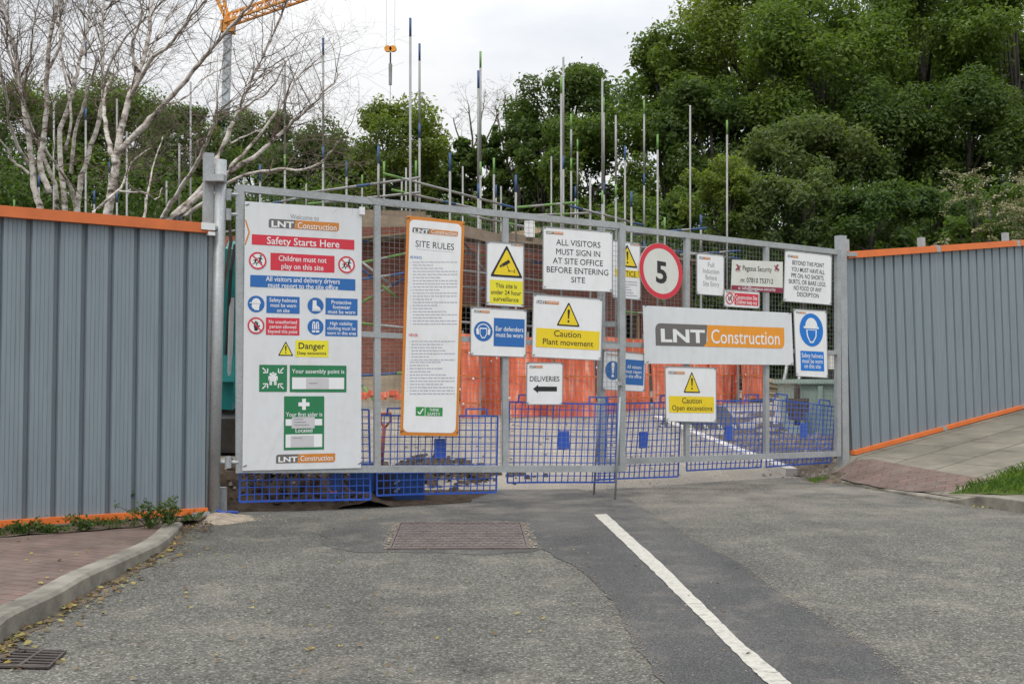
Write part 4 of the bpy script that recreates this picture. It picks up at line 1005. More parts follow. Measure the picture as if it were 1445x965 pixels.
# white props leaning by the skip
for (a, b, lab) in (((1094, 575), (1112, 508), 'left pale steel prop leaning behind the helmet sign'), ((1108, 580), (1138, 500), 'right pale steel prop leaning towards the skip')):
    pa = qz(a[0], 600); t_ = thing('steel_prop', pa, lab, 'prop', 'leaning steel props')
    pb = W(b[0], b[1], pa.y + .3); pa2 = W(a[0], a[1], pa.y); mid = pa.lerp(pb, .5)
    mb = MB(); mb.tube(pa, mid, .04); mb.build('outer_tube', M['whitecap'], t_); mb = MB(); mb.tube(mid, pb, .03); mb.build('inner_tube', M['galv'], t_)
    mb = MB(); mb.box(pb, (.16, .16, .015)); mb.build('head_plate', M['galv'], t_); mb = MB(); mb.box(pa + Vector((0, 0, .01)), (.18, .18, .015)); mb.build('base_plate', M['galv'], t_)
# timber stack
tp = qz(1104, 580)
for k in range(4):
    mb = MB(); a = W(1082, 536 + k * 7, 18 + k * .05); b = W(1130, 545 + k * 6, 18.4 + k * .05); mb.bar(a, b, .1, .06)
    o = mb.build('timber_board', M['timberpale']); tag(o, ('topmost', 'second', 'third', 'lowest')[k] + ' of the loose timber boards behind the helmet sign', 'board', 'loose timber boards')
mb = MB(); mb.tube(W(1123, 600, 16.2), W(1123, 541, 16.2), .03); mb.tube(W(1127, 600, 16.3), W(1127, 543, 16.3), .03); mb.box(W(1125, 572, 16.2), (.32, .14, .22)); mb.box(W(1124, 586, 16.2), (.2, .2, .14))
o = mb.build('rebar_bundle', M['rust']); tag(o, 'rusty upright bars beside the pale green skip', 'rebar')
# pale new kerb running into the site
kk = KK; mb = MB()
for a, b in zip(kk[:-1], kk[1:]):
    n = max(1, int((b - a).length / .9))
    for i in range(n): mb.bar(a.lerp(b, (i + .01) / n) + Vector((0, 0, .02)), a.lerp(b, (i + .985) / n) + Vector((0, 0, .02)), .15, .17)
o = mb.build('kerb', M['newkerb']); o['kind'] = 'structure'

# ------------------------------------------------------------------ hoardings
def hoarding(name, label, A, B, zA, zB, hA, hB, posts, joints, railmat, per=.208, caps=True, tilt=0.0, start_cap=True):
    """A,B plan points; z = bottom heights; h = panel heights; the panel leans with the slope"""
    d = (B - A); d.z = 0; L = d.length; d.normalize(); n = Vector((d.y, -d.x, 0)); n = n if n.y < 0 else -n
    root = thing(name, (A.x, A.y, min(zA, zB)), label, 'fence')
    def bot(s): return zA + (zB - zA) * s / L
    def ht(s): return hA + (hB - hA) * s / L
    prof = [(0.0, 0.0)]
    pw = per - .050
    for k in range(1, 5):      # fine swages on the pan
        c = pw * k / 5; prof += [(c - .004, 0.0), (c, -.0035), (c + .004, 0.0)]
    prof += [(pw, 0.0), (pw + .003, -.042), (pw + .040, -.042), (pw + .050, 0.0)]
    J = [0.0] + joints + [L]
    for j in range(len(J) - 1):
        mb = MB(); s0, s1 = J[j], J[j + 1]; s = s0; base = s0; pr = []
        while base < s1:
            for (a, o) in prof[:-1] if True else prof:
                if base + a <= s1: pr.append((base + a, o))
            base += per
        pr.append((s1, 0))
        k = len(mb.v)
        for (a, o) in pr:
            p = A + d * a + n * o; mb.v += [(p.x + d.x * 0, p.y, bot(a) + .03), (p.x - d.x * tilt, p.y - d.y * tilt, bot(a) + ht(a) - .03)]
        for i in range(len(pr) - 1): mb.f.append((k + 2 * i, k + 2 * i + 2, k + 2 * i + 3, k + 2 * i + 1)); mb.m.append(0)
        mb.build('sheet_panel', M['hoard'], root)
        g = .05 if j else 0.0
        tr, br = MB(), MB()
        ta, tb = s0 + g, s1 - (.05 if j < len(J) - 2 else 0)
        P = lambda s_, z, o: A + d * s_ + n * o + Vector((0, 0, z))
        tl = -d * tilt
        tr.bar(P(ta, bot(ta) + ht(ta), .005) + tl, P(tb, bot(tb) + ht(tb), .005) + tl, .085, .085); tr.build('top_rail', M['orangedark' if railmat == 'orange' and not tilt else railmat], root)
        br.bar(P(ta, bot(ta) + .012, .005), P(tb, bot(tb) + .012, .005), .075, .05); br.build('bottom_rail', M[railmat], root)
    for s in joints:
        mb = MB(); P = A + d * s + Vector((0, 0, bot(s) + ht(s))) - d * tilt; mb.bar(P - d * .052, P + d * .052, .089, .089); P = A + d * s + Vector((0, 0, bot(s) + .012)); mb.bar(P - d * .052, P + d * .052, .078, .053); mb.build('rail_joiner', M['galv'], root)
    for s in posts:
        mb = MB(); p = A + d * s - n * .12; mb.bar(Vector((p.x, p.y, bot(s) - .2)), Vector((p.x - d.x * tilt, p.y - d.y * tilt, bot(s) + ht(s) + .17)), .075, .075, d); mb.build('support_post', M['galv'], root)
    return root, d, n, L, bot, ht
A, B = HL0.copy(), HL1.copy()
for v in (A, B): v.z = 0
hb = lambda px, Y, yb: W(px, yb, Y).z
# left hoarding: fit pixel heights at x=0 and x=291
tL = (A - B).length; d_ = (B - A).normalized(); P0, t0 = hit(0, A, d_); z0b, z0t = W(0, 741, P0.y).z, W(0, 299, P0.y).z; z1b, z1t = W(291, 722, B.y).z, W(291, 323, B.y).z
f = lambda a, b: b + (a - b) * (tL / (tL - t0))
hl = hoarding('hoarding', 'left grey profiled-steel hoarding with weathered orange rails, bare birches behind', A, B, f(z0b, z1b), z1b, f(z0t - z0b, z1t - z1b), z1t - z1b, [1.0], [.62], 'orange')
mb = MB(); p = W(289, 321, B.y) + n_h * .06; mb.bar(p - d_h * .06, p + d_h * .06, .05, .06); mb.bar(p - d_h * .0 - Vector((0, 0, .06)), p + d_h * .06 - Vector((0, 0, .06)), .05, .03); mb.build('end_cap', M['whitecap'], hl[0])
mb = MB(); p = W(281, 726, B.y) + n_h * .05; mb.bar(p - d_h * .09, p + d_h * .06, .07, .065); mb.build('end_cap', M['galv'], hl[0])
A, B = HR0.copy(), HR1.copy(); A.z = B.z = 0
ext = 6.0; L0 = (B - A).length; Bx = B + d_r * ext
z0b, z0t = W(1204, 640, A.y).z, W(1204, 361, A.y).z; z1b, z1t = W(1445, 574, B.y).z, W(1445, 344, B.y).z
Pj, tj = hit(1329, A, d_r)
fe = (L0 + ext) / L0
hoarding('hoarding', 'right grey profiled-steel hoarding climbing the pavement slope under bright orange rails', A, Bx, z0b, z0b + (z1b - z0b) * fe, z0t - z0b, (z0t - z0b) + ((z1t - z1b) - (z0t - z0b)) * fe, [hit(1314, A, d_r)[1] + .1, hit(1432, A, d_r)[1] + .12, L0 + 2.3], [tj, tj + 2.1, tj + 4.2], 'orange', tilt=.10)

# ------------------------------------------------------------------ gate posts
def post(name, px, ytop, pxb, yb, Y, wd, label, square=False, group='gate posts'):
    b, t = W(pxb, yb, Y), W(px, ytop, Y); b.z = min(b.z, .1)
    o = thing(name, b, label, 'post', group); mb = MB()
    if square: mb.bar(b - Vector((0, 0, .1)), t, wd, wd, Vector((.9, .45, 0)))
    else: mb.tube(b - Vector((0, 0, .1)), t, wd / 2, None, 16)
    mb.build('shaft', M['galv'], o, smooth=not square); return o, b, t
o1, b1, t1 = post('hoarding_post', 294.5, 217, 289, 724, 9.2, .082, 'outer square steel post at the end of the left hoarding', True)
o2, b2, t2 = post('gate_post', 312, 226, 301, 727, 9.18, .098, 'round steel gate post standing in spilled sand beside the left leaf')
mb = MB(); a, b = W(290, 252, 9.12), W(318, 252, 9.12); mb.bar(a, b, .11, .06); mb.build('top_clamp', M['galv'], o2)
mb = MB(); a, b = W(296, 322, 9.14), W(308, 322, 9.14); mb.bar(a, b, .03, .03); mb.build('mid_clamp', M['galv'], o2)
for yy in (275, 303, 652):
    mb = MB(); xp = 307 + (652 - yy) * -.002; a, b = W(310, yy, 9.2), W(336, yy, 9.24); mb.tube(a, b, .018, None, 8); mb.tube(W(322, yy, 9.2) - Vector((0, 0, .05)), W(322, yy, 9.2) + Vector((0, 0, .05)), .028, None, 8); mb.build('hinge_pin', M['galv'], o2)
mb = MB(); mb.box(W(311, 705, 9.3) , (.1, .06, .22)); mb.build('foot_plate', M['galv'], o2)
mb = MB(); mb.path([W(322, 300, 9.3), W(326, 340, 9.28), W(318, 390, 9.3), W(312, 440, 9.27)], [.012, .016, .013, .006], 6); o = mb.build('broken_branch', M['twig']); tag(o, 'dead birch twig caught between the gate post and the left leaf', 'branch')
o3, b3, t3 = post('gate_post', 1186, 333, 1190, 653, 12.95, .10, 'square steel gate post at the free right end of the right leaf', True)
o4, b4, t4 = post('hoarding_post', 1192, 338, 1199, 640, 13.2, .075, 'slim steel post between the right gate post and the hoarding', True)
mb = MB(); a, b = W(1183, 359, 12.9), W(1207, 359, 13.1); mb.bar(a, b, .06, .05); mb.build('top_clamp', M['galv'], o3)

# ------------------------------------------------------------------ gate leaves
class Leaf: pass
def make_leaf(label, x0, x1, Y0, Y1, top0, top1, bot0, bot1, stiles, midf, group):
    lf = Leaf(); P0, P1 = W(x0, bot0, Y0), W(x1, bot1, Y1); T0, T1 = W(x0, top0, Y0), W(x1, top1, Y1)
    d = (P1 - P0); d.z = 0; d.normalize(); n = Vector((d.y, -d.x, 0)); n = n if n.y < 0 else -n
    lf.A, lf.n, lf.d = P0, n, d
    root = thing('gate_leaf', (P0.x, P0.y, 0), label, 'gate', group); lf.root = root
    def pt(t, s): return P0.lerp(P1, t).lerp(T0.lerp(T1, t), s)
    lf.pt = pt
    wd = .062
    for nm, s in (('bottom_rail', 0), ('top_rail', 1), ('middle_rail', midf)):
        mb = MB(); mb.bar(pt(0, s) + d * .03, pt(1, s) - d * .03, .05, wd if nm != 'middle_rail' else .05); mb.build(nm, M['galv'], root)
    Lw = (P1 - P0).length
    for px in stiles:
        q = on_plane(px, 500, P0, n); t = (q - P0).dot(d) / Lw; t = max(0, min(1, t)); e = .0
        end = t < .02 or t > .98
        a, b = pt(t, 0), pt(t, 1); mb = MB()
        if end: mb.bar(a - Vector((0, 0, .03)), b + Vector((0, 0, .03)), .065, .054, d)
        else: mb.bar(a + Vector((0, 0, .032)), b - Vector((0, 0, .032)), .058, .044, d)
        mb.build('stile', M['galv'], root)
    nw = int(Lw / .05); mb = MB(); off = -n * .028
    for i in range(1, nw): mb.bar(pt(i / nw, .012) + off, pt(i / nw, .988) + off, .0027, .0027, d)
    H = (T0 - P0).length; nh = int(H / .05)
    for i in range(1, nh): mb.bar(pt(.006, i / nh) + off - n * .004, pt(.994, i / nh) + off - n * .004, .0027, .0027, n)
    mb.build('wire_mesh', M['wire'], root)
    return lf
LL = make_leaf('left leaf of the mesh site gate, carrying the tall welcome board', 338, 877, 9.26, 10.72, 266, 319, 662, 661, (338, 533, 713, 877), .5, 'site gate leaves')
LR = make_leaf('right leaf of the mesh site gate, carrying the wide banner', 848, 1182, 11.05, 12.88, 319, 356, 652, 640, (848, 968, 1080, 1182), .5, 'site gate leaves')
for lf, x0, x1, yb, xx in ((LL, 872, 868, 705, 0), (LR, 842, 838, 698, 0)):
    a = on_plane(x0, 560, lf.A, lf.n) + lf.n * .045; b = G(x1, yb); mb = MB(); mb.tube(a, Vector((b.x, b.y + 0, 0.0)), .011, None, 8); mb.build('drop_bolt', M['galv'], lf.root, smooth=True)
mb = MB(); a, b = on_plane(850, 457, LL.A, LL.n) - LL.n * .06, on_plane(879, 457, LL.A, LL.n) - LL.n * .06; mb.bar(a, b, .04, .05); mb.build('latch_bar', M['galv'], LL.root)
mb = MB(); a = on_plane(871, 541, LL.A, LL.n) + LL.n * .04; mb.box(a, (.05, .03, .04)); mb.tube(a + LL.d * .03 - Vector((0, 0, .03)), a + LL.d * .03 + Vector((0, 0, .05)), .01, None, 8); mb.build('latch', M['galv'], LL.root)

# ------------------------------------------------------------------ blue mesh barriers hung on the gate foot
def barrier(q, lf, label, pad=None, back=.10):
    P = [on_plane(x, y, lf.A - lf.n * back, lf.n) for x, y in q]      # TL TR BR BL
    root = thing('mesh_barrier', (P[3].x, P[3].y, P[3].z), label, 'barrier', 'blue plastic mesh barriers along the gate')
    def pt(t, s):
        v = P[3].lerp(P[2], t).lerp(P[0].lerp(P[1], t), s)
        return v - lf.n * (.02 * math.sin(t * 5 + s * 2))
    Lw = (P[2] - P[3]).length; H = (P[0] - P[3]).length; nw, nh = max(4, int(Lw / .062)), max(4, int(H / .062)); mb = MB(); r = .0082
    for i in range(nw + 1):
        t = i / nw; thick = .016 if i in (0, nw) else r
        for k in range(4): mb.bar(pt(t, k / 4), pt(t, (k + 1) / 4), thick, r, lf.d)
    for j in range(nh + 1):
        s = j / nh; thick = .016 if j in (0, nh) else r
        for k in range(6): mb.bar(pt(k / 6, s) - lf.n * .002, pt((k + 1) / 6, s) - lf.n * .002, r, thick, lf.n)
    mb.build('grid', M['bluemesh'], root)
    mb = MB()
    for t in ((.08, .24), (.72, .9)):
        mb.bar(pt(t[0], 1), pt(t[0], 1.09), .016, .012, lf.d); mb.bar(pt(t[1], 1), pt(t[1], 1.09), .016, .012, lf.d); mb.bar(pt(t[0], 1.09), pt(t[1], 1.09), .012, .016, lf.n)
    mb.build('lifting_loop', M['bluemesh'], root)
    if pad:
        a, b = [on_plane(x, y, lf.A - lf.n * (back - .02), lf.n) for x, y in pad]; c = (a + b) / 2; mb = MB()
        mb.bar(Vector((c.x, c.y, b.z)), Vector((c.x, c.y, a.z)), abs((b - a).dot(lf.d)), .012, lf.d); mb.build('marker_pad', M['bluemesh'], root)
    return root
barrier([(341, 578), (521, 578), (522, 704), (338, 708)], LL, 'blue mesh barrier beneath the welcome board')
barrier([(533, 586), (703, 587), (699, 694), (532, 699)], LL, 'blue mesh barrier beneath the site rules board', ((613, 619), (628, 646)))
barrier([(720, 567), (872, 571), (867, 680), (716, 681)], LL, 'blue mesh barrier beneath the deliveries sign', ((788, 608), (803, 633)))
barrier([(846, 570), (962, 567), (955, 672), (840, 677)], LR, 'blue mesh barrier at the left end of the right gate leaf', ((902, 609), (913, 632)))
barrier([(974, 566), (1080, 565), (1072, 659), (969, 664)], LR, 'blue mesh barrier beneath the right half of the banner', ((1024, 600), (1033, 621)))
barrier([(1087, 563), (1180, 574), (1170, 652), (1081, 659)], LR, 'blue mesh barrier at the far right end of the gate', ((1129, 597), (1139, 617)))

# ------------------------------------------------------------------ tools at the dig
sy = 10.6; sh = thing('shovel', W(536, 705, sy), 'orange-handled shovel standing upright behind the gate', 'shovel')
mb = MB(); mb.tube(W(538, 660, sy), W(542, 600, sy), .022, None, 10); mb.build('shaft', M['shovel'], sh, smooth=True)
mb = MB(); mb.path([W(542, 604, sy), W(537, 594, sy), W(537, 584, sy)], [.014] * 3, 6); mb.path([W(542, 604, sy), W(551, 594, sy), W(551, 584, sy)], [.014] * 3, 6); mb.tube(W(536, 584, sy), W(552, 583, sy), .018, None, 8); mb.build('grip', M['shovel'], sh)
mb = MB(); a = W(538, 664, sy); mb.hexa([a + Vector(v) for v in ((-.14, -.02, -.40), (.12, -.02, -.40), (.12, .0, -.40), (-.14, .0, -.40))], [a + Vector(v) for v in ((-.13, -.02, -.02), (.13, -.02, -.02), (.13, .0, -.02), (-.13, .0, -.02))]); mb.build('blade', M['blackbucket'], sh)
by = 10.7; bo = thing('tool_box', G(571, 706), 'dark blue plastic tool box on the ground behind the gate', 'box')
p = G(571, 706); mb = MB(); a, b = W(544, 704, p.y + .05), W(597, 704, p.y + .05); c = (a + b) / 2; hgt = W(571, 668, p.y).z; mb.box((c.x, p.y + .2, hgt / 2), ((b - a).length, .3, hgt), .1); mb.build('case', M['navy'], bo)
mb = MB(); mb.box((c.x, p.y + .2, hgt + .012), ((b - a).length + .02, .32, .022), .1); mb.build('lid', M['navy'], bo)
mb = MB()
for k in range(2):
    x, z = c.x - .10, hgt * (.75 - .3 * k); mb.bar((x - .055, p.y + .028, z), (x, p.y + .034, z - .04), .003, .022, Vector((0, 1, 0))); mb.bar((x, p.y + .034, z - .04), (x + .055, p.y + .040, z), .003, .022, Vector((0, 1, 0)))
mb.build('chevron', M['textgrey'], bo)
p = G(508, 712); mb = MB(); a, b = W(492, 708, p.y), W(522, 708, p.y); hz = W(505, 670, p.y).z; mb.box(((a.x + b.x) / 2, p.y + .25, hz / 2 + .1), ((b - a).length, .3, hz)); o = mb.build('cable_drum_case', M['navy']); tag(o, 'second dark blue case half hidden by the blue mesh under the welcome board', 'case')
p = W(470, 700, 9.95); p.z = 0.0; bp2 = thing('marker_post', p, 'dark blue marker post with an orange arrow mark behind the blue mesh', 'post'); mb = MB(); hz = W(473, 664, p.y).z; mb.bar(p + Vector((0, .02, 0)), Vector((p.x + .03, p.y + .06, hz)), .095, .03, Vector((1, 0, 0))); mb.build('blade', M['navy'], bp2)
mb = MB(); z = .14; mb.bar((p.x - .03, p.y + .004, z + .02), (p.x, p.y + .003, z), .003, .02, Vector((0, 1, 0))); mb.bar((p.x, p.y + .003, z), (p.x + .034, p.y + .004, z + .02), .003, .02, Vector((0, 1, 0))); mb.build('arrow_mark', M['shovel'], bp2)
mb = MB(); mb.path([G(300, 735) + Vector((0, .1, .08)), G(312, 733) + Vector((0, .05, .05)), G(322, 727) + Vector((0, 0, .03)), G(333, 727) + Vector((0, .05, .02))], [.014] * 4, 6); o = mb.build('blue_rope', M['bluemesh']); tag(o, 'scrap of blue rope on the sand by the left gate post', 'rope')
mb = MB(); a = G(706, 678); mb.box((a.x, a.y, .03), (.04, .04, .06)); o = mb.build('rubber_stop', M['rubber']); tag(o, 'small black block on the tarmac under the left gate leaf', 'block')

# ------------------------------------------------------------------ iron covers in the road
q = [G(*p) for p in ((564, 738), (736, 738), (747, 775), (548, 776))]
mh = thing('manhole_cover', (q[3].x, q[3].y, 0), 'rusty rectangular two-part iron manhole cover in the road', 'cover')
mb = MB(); z = .014
def inset(q, a0, a1, b0, b1): return [q[3].lerp(q[2], a).lerp(q[0].lerp(q[1], a), b) for a, b in ((a0, b1), (a1, b1), (a1, b0), (a0, b0))]
for (a0, a1, b0, b1) in ((0, 1, 0, .035), (0, 1, .965, 1), (0, .015, .035, .965), (.985, 1, .035, .965)):
    r = inset(q, a0, a1, b0, b1); mb.hexa([(p.x, p.y, 0) for p in r], [(p.x, p.y, z) for p in r])
mb.build('frame', M['iron'], mh)
for (b0, b1) in ((.045, .475), (.495, .955)):
    mb = MB(); r = inset(q, .02, .98, b0, b1); mb.hexa([(p.x, p.y, 0) for p in r], [(p.x, p.y, .008) for p in r])
    for i in range(34):
        for j in range(5):
            a = .03 + .94 * (i + .5) / 34; b = b0 + (b1 - b0) * (j + .5) / 5; c = inset(q, a - .008, a + .008, b - .03, b + .03)
            if (i + j) % 2: mb.hexa([(p.x, p.y, .008) for p in c], [(p.x, p.y, .013) for p in c])
            else:
                c = inset(q, a - .012, a + .012, b - .012, b + .012); mb.hexa([(p.x, p.y, .008) for p in c], [(p.x, p.y, .013) for p in c])
    mb.build('cover_plate', M['iron'], mh)
mbj = MB()
for k in range(420):
    e = rnd.choice((0, 1, 2, 1, 0)); t = rnd.random()
    c = (q[3].lerp(q[0], t) + Vector((-abs(rnd.gauss(0, .03)), 0, 0)) if e == 0 else q[2].lerp(q[1], t) + Vector((abs(rnd.gauss(0, .03)), 0, 0)) if e == 1 else q[0].lerp(q[1], t) + Vector((0, abs(rnd.gauss(0, .03)), 0)))
    r = rnd.uniform(.004, .013); mbj.poly([c + Vector((math.cos(1.2566 * i) * r * rnd.uniform(.6, 1.4), math.sin(1.2566 * i) * r * rnd.uniform(.6, 1.4), .009)) for i in range(5)])
mbj.build('cover_joint_sand', M['sand'])['kind'] = 'stuff'
q = [G(*p) for p in ((27, 918), (94, 921), (69, 945), (-20, 943))]
gy = thing('drain_grate', (q[3].x, q[3].y, 0), 'rusty slotted drain grate in the gutter at the lower left', 'grate')
mb = MB(); r = inset(q, 0, 1, 0, 1); mb.poly([(p.x, p.y, .005) for p in r][::-1]); mb.build('gully_shade', M['dark'], gy); M['grate'] = plain('dark_grate_iron', (0.075, 0.062, 0.055), 0.8, 0.1, 0.3, 9, None, 0.5)  # no shaft below: a flat black sheet paints the shade between the bars
mb = MB()
for (a0, a1, b0, b1) in ((0, 1, 0, .05), (0, 1, .95, 1), (0, .03, .05, .95), (.97, 1, .05, .95), (.47, .53, .05, .95)):
    r = inset(q, a0, a1, b0, b1); mb.hexa([(p.x, p.y, .006) for p in r], [(p.x, p.y, .014) for p in r])
mb.build('frame', M['grate'], gy)
for i in range(6):
    b = .05 + .9 * (i + .5) / 6; mb = MB(); r = inset(q, .03, .97, b - .026, b + .026); mb.hexa([(p.x, p.y, .007) for p in r], [(p.x, p.y, .012) for p in r]); mb.build('grate_bar', M['grate'], gy)

# ------------------------------------------------------------------ signs
ZL = .0011
class Sign:
    def __init__(s, name, label, lf, tl, tr, br, bl, base='white', rim=True, fwd=.036, group='signs on the gate', shape=True, thick=.004):
        s.n = lf.n; s.A = lf.A + lf.n * fwd; s.P = [on_plane(*p, s.A, s.n) for p in (tl, tr, br, bl)]
        s.O = s.P[0]; s.ex = ((s.P[1] - s.P[0]) + (s.P[2] - s.P[3])) / 2; s.w = s.ex.length; s.ex.normalize()
        ey = ((s.P[3] - s.P[0]) + (s.P[2] - s.P[1])) / 2; s.h = ey.length
        s.ey = ey.normalized(); s.skew = s.ex.dot(s.ey)
        s.root = thing(name, tuple(s.P[3]), label, 'sign', group)
        if shape:
            mb = MB(); P = s.P; Q = [p - s.n * thick for p in P]; mb.hexa([Q[3], Q[2], Q[1], Q[0]], [P[3], P[2], P[1], P[0]]); s.board = mb.build('board', M[base], s.root)
            if rim:
                mb = MB(); k = .004 if rim is True else rim
                for i in range(4):
                    a, b = P[i], P[(i + 1) % 4]; mb.bar(a + s.n * .001, b + s.n * .001, .007, k * 2, s.n)
                mb.build('rim', M['rim'], s.root)
                for i in range(4):
                    a = P[i]; p = a.lerp((P[0] + P[2]) / 2, .05); mb = MB(); mb.bar(p - s.ex * .008 + s.n * .004, p + s.ex * .012 + s.n * .004 + Vector((0, 0, .01)), .004, .005); mb.build('cable_tie', M['black'], s.root)
    def loc(s, px, py):
        v = on_plane(px, py, s.A, s.n) - s.O; c = s.skew
        a, b = v.dot(s.ex), v.dot(s.ey); y = (b - a * c) / (1 - c * c); return (a - y * c, y)
    def at(s, x, y, lay): return s.O + s.ex * x + s.ey * y + s.n * (ZL * lay + .0008)
    def polyl(s, mb, pts, lay): mb.poly([s.at(x, y, lay) for x, y in pts])
    def rect(s, mb, p0, p1, lay, r=0.0, px=True):
        x0, y0 = s.loc(*p0) if px else p0; x1, y1 = s.loc(*p1) if px else p1
        if r <= 0: s.polyl(mb, [(x0, y0), (x0, y1), (x1, y1), (x1, y0)], lay); return
        pts = []
        for cx, cy, a0 in ((x0 + r, y0 + r, 270), (x0 + r, y1 - r, 180), (x1 - r, y1 - r, 90), (x1 - r, y0 + r, 0)):
            for k in range(5): t = R(a0 - k * 22.5); pts.append((cx + r * math.cos(t), cy + r * math.sin(t)))
        s.polyl(mb, pts, lay)
    def disc(s, mb, c, r, lay, n=32, e=1.0): s.polyl(mb, [(c[0] + r * e * math.cos(-6.2832 * i / n), c[1] + r * math.sin(-6.2832 * i / n)) for i in range(n)], lay)
    def ring(s, mb, c, r0, r1, lay, n=36):
        for i in range(n):
            a, b = -6.2832 * i / n, -6.2832 * (i + 1) / n
            s.polyl(mb, [(c[0] + r0 * math.cos(a), c[1] + r0 * math.sin(a)), (c[0] + r1 * math.cos(a), c[1] + r1 * math.sin(a)), (c[0] + r1 * math.cos(b), c[1] + r1 * math.sin(b)), (c[0] + r0 * math.cos(b), c[1] + r0 * math.sin(b))], lay)
    def line(s, mb, a, b, w_, lay):
        dx, dy = b[0] - a[0], b[1] - a[1]; L = math.hypot(dx, dy); nx_, ny_ = -dy / L * w_ / 2, dx / L * w_ / 2
        s.polyl(mb, [(a[0] + nx_, a[1] + ny_), (b[0] + nx_, b[1] + ny_), (b[0] - nx_, b[1] - ny_), (a[0] - nx_, a[1] - ny_)], lay)
    def hpx(s, c, dy):      # local length of dy photo pixels of height at pixel c
        return abs(s.loc(c[0], c[1] + dy / 2)[1] - s.loc(c[0], c[1] - dy / 2)[1])
    def part(s, name, mb, mat, parent=None): return mb.build(name, M[mat], parent or s.root)
    def text(s, mb, txt, xa, xb, cy, h, lay, bold=0.0, shear=0.0, C=None):
        """text spanning pixels xa..xb, its caps h pixels high, centred at cy (in crop coordinates when C is given)"""
        if C: (pa, pc), (pb, pd) = C(xa, cy), C(xb, cy); sc = C(0, 1)[1] - C(0, 0)[1]; hp = h * sc
        else: pa, pc, pb, pd, hp = xa, cy, xb, cy, h
        mid = ((pa + pb) / 2, (pc + pd) / 2)
        la, lb, lm = s.loc(pa, mid[1]), s.loc(pb, mid[1]), s.loc(*mid); hh = s.hpx(mid, hp)
        v, f_ = glyphs(txt, bold, shear); x0, x1 = v[:, 0].min(), v[:, 0].max()
        sx = abs(lb[0] - la[0]) / max(1e-6, (x1 - x0)); sy_ = hh / .729 * (1.13 if hp < 8 else 1.0)
        k = len(mb.v)
        for a, b in v[:, :2]: mb.v.append(tuple(s.at(lm[0] + (a - (x0 + x1) / 2) * sx, lm[1] - (b - .365) * sy_, lay)))
        for q in f_: mb.f.append(tuple(k + i for i in q)); mb.m.append(0)
_gc = {}
def glyphs(txt, bold, shear):
    key = (txt, bold, shear)
    if key in _gc: return _gc[key]
    cu = bpy.data.curves.new('tmp', 'FONT'); cu.body = txt; cu.size = 1.0; cu.offset = bold; cu.shear = shear; cu.resolution_u = 3; cu.fill_mode = 'FRONT'
    if bold: cu.space_character = 1.0 + bold * 1.2
    ob = bpy.data.objects.new('tmp', cu); me = bpy.data.meshes.new_from_object(ob)
    v = np.zeros(len(me.vertices) * 3); me.vertices.foreach_get('co', v); v = v.reshape(-1, 3); f_ = [tuple(p.vertices) for p in me.polygons]
    bpy.data.objects.remove(ob); bpy.data.curves.remove(cu); bpy.data.meshes.remove(me); _gc[key] = (v, f_); return v, f_
def panel(s, p0, p1, col, lines, tcol='white', C=None, lay=1, r=0.0, bold=.009, name='panel'):
    """a printed colour panel with its lettering as a sub-part; lines: (text, xa, xb, cy, h)"""
    mb = MB(); s.rect(mb, C(*p0) if C else p0, C(*p1) if C else p1, lay, r); pn = s.part(name, mb, col)
    if lines:
        mt = MB()
        for t in lines: s.text(mt, *t[:5], lay + 1, t[5] if len(t) > 5 else bold, 0, C)
        s.part('lettering', mt, tcol, pn)
    return pn
def logo(s, g0, g1, o0, o1, C, t1=None, t2=None, lay=1, op='logoorange'):
    mb = MB(); x0, y0 = s.loc(*C(*g0)); x1, y1 = s.loc(*C(*g1)); r = (y1 - y0) * .28
    pts = [(x0 + r * (1 - math.cos(R(a))), y0 + r * (1 - math.sin(R(a)))) for a in (90, 67, 45, 22, 0)] + [(x0, y1), (x1 - r * .3, y1), (x1, y0)]
    s.polyl(mb, pts, lay); a = s.part('logo', mb, 'logogrey')
    mb = MB(); x2, y2 = s.loc(*C(*o1)); xo, yo = s.loc(*C(*o0)); yy = max(y1, y2)
    y0_, y1_ = y0, y1
    pts = [(x1, y0_), (x1, y0_ + (y1_ - y0_) * .75), (x1 - r * .3 - r * .6, y1_), (x2 - r, y1_)] + [(x2 - r + r * math.sin(R(t)), y1_ - r + r * math.cos(R(t))) for t in (0, 22, 45, 67, 90)] + [(x2, y0_)]
    s.polyl(mb, pts, lay + .5); b = s.part('logo_panel', mb, op, a)
    if t1:
        mt = MB(); s.text(mt, 'LNT', *t1, lay + 2, .035, 0, C); s.part('logo_lettering', mt, 'white', a)
        mt = MB(); s.text(mt, 'Construction', *t2, lay + 2, .006, 0, C); s.part('logo_lettering', mt, 'white', a)
def minilogo(s, x0, y0, x1, y1, C):
    xm = x0 + (x1 - x0) * .42; dy = (y1 - y0) * .25; h = (y1 - y0)
    ya, yb = y0, y1
    logo(s, (x0, ya), (xm, yb), (xm, ya), (x1, yb), C, (x0 + 3, xm - 3, (ya + yb) / 2, h * .55), (xm + 3, x1 - 3, (ya + yb) / 2 + 1, h * .5))
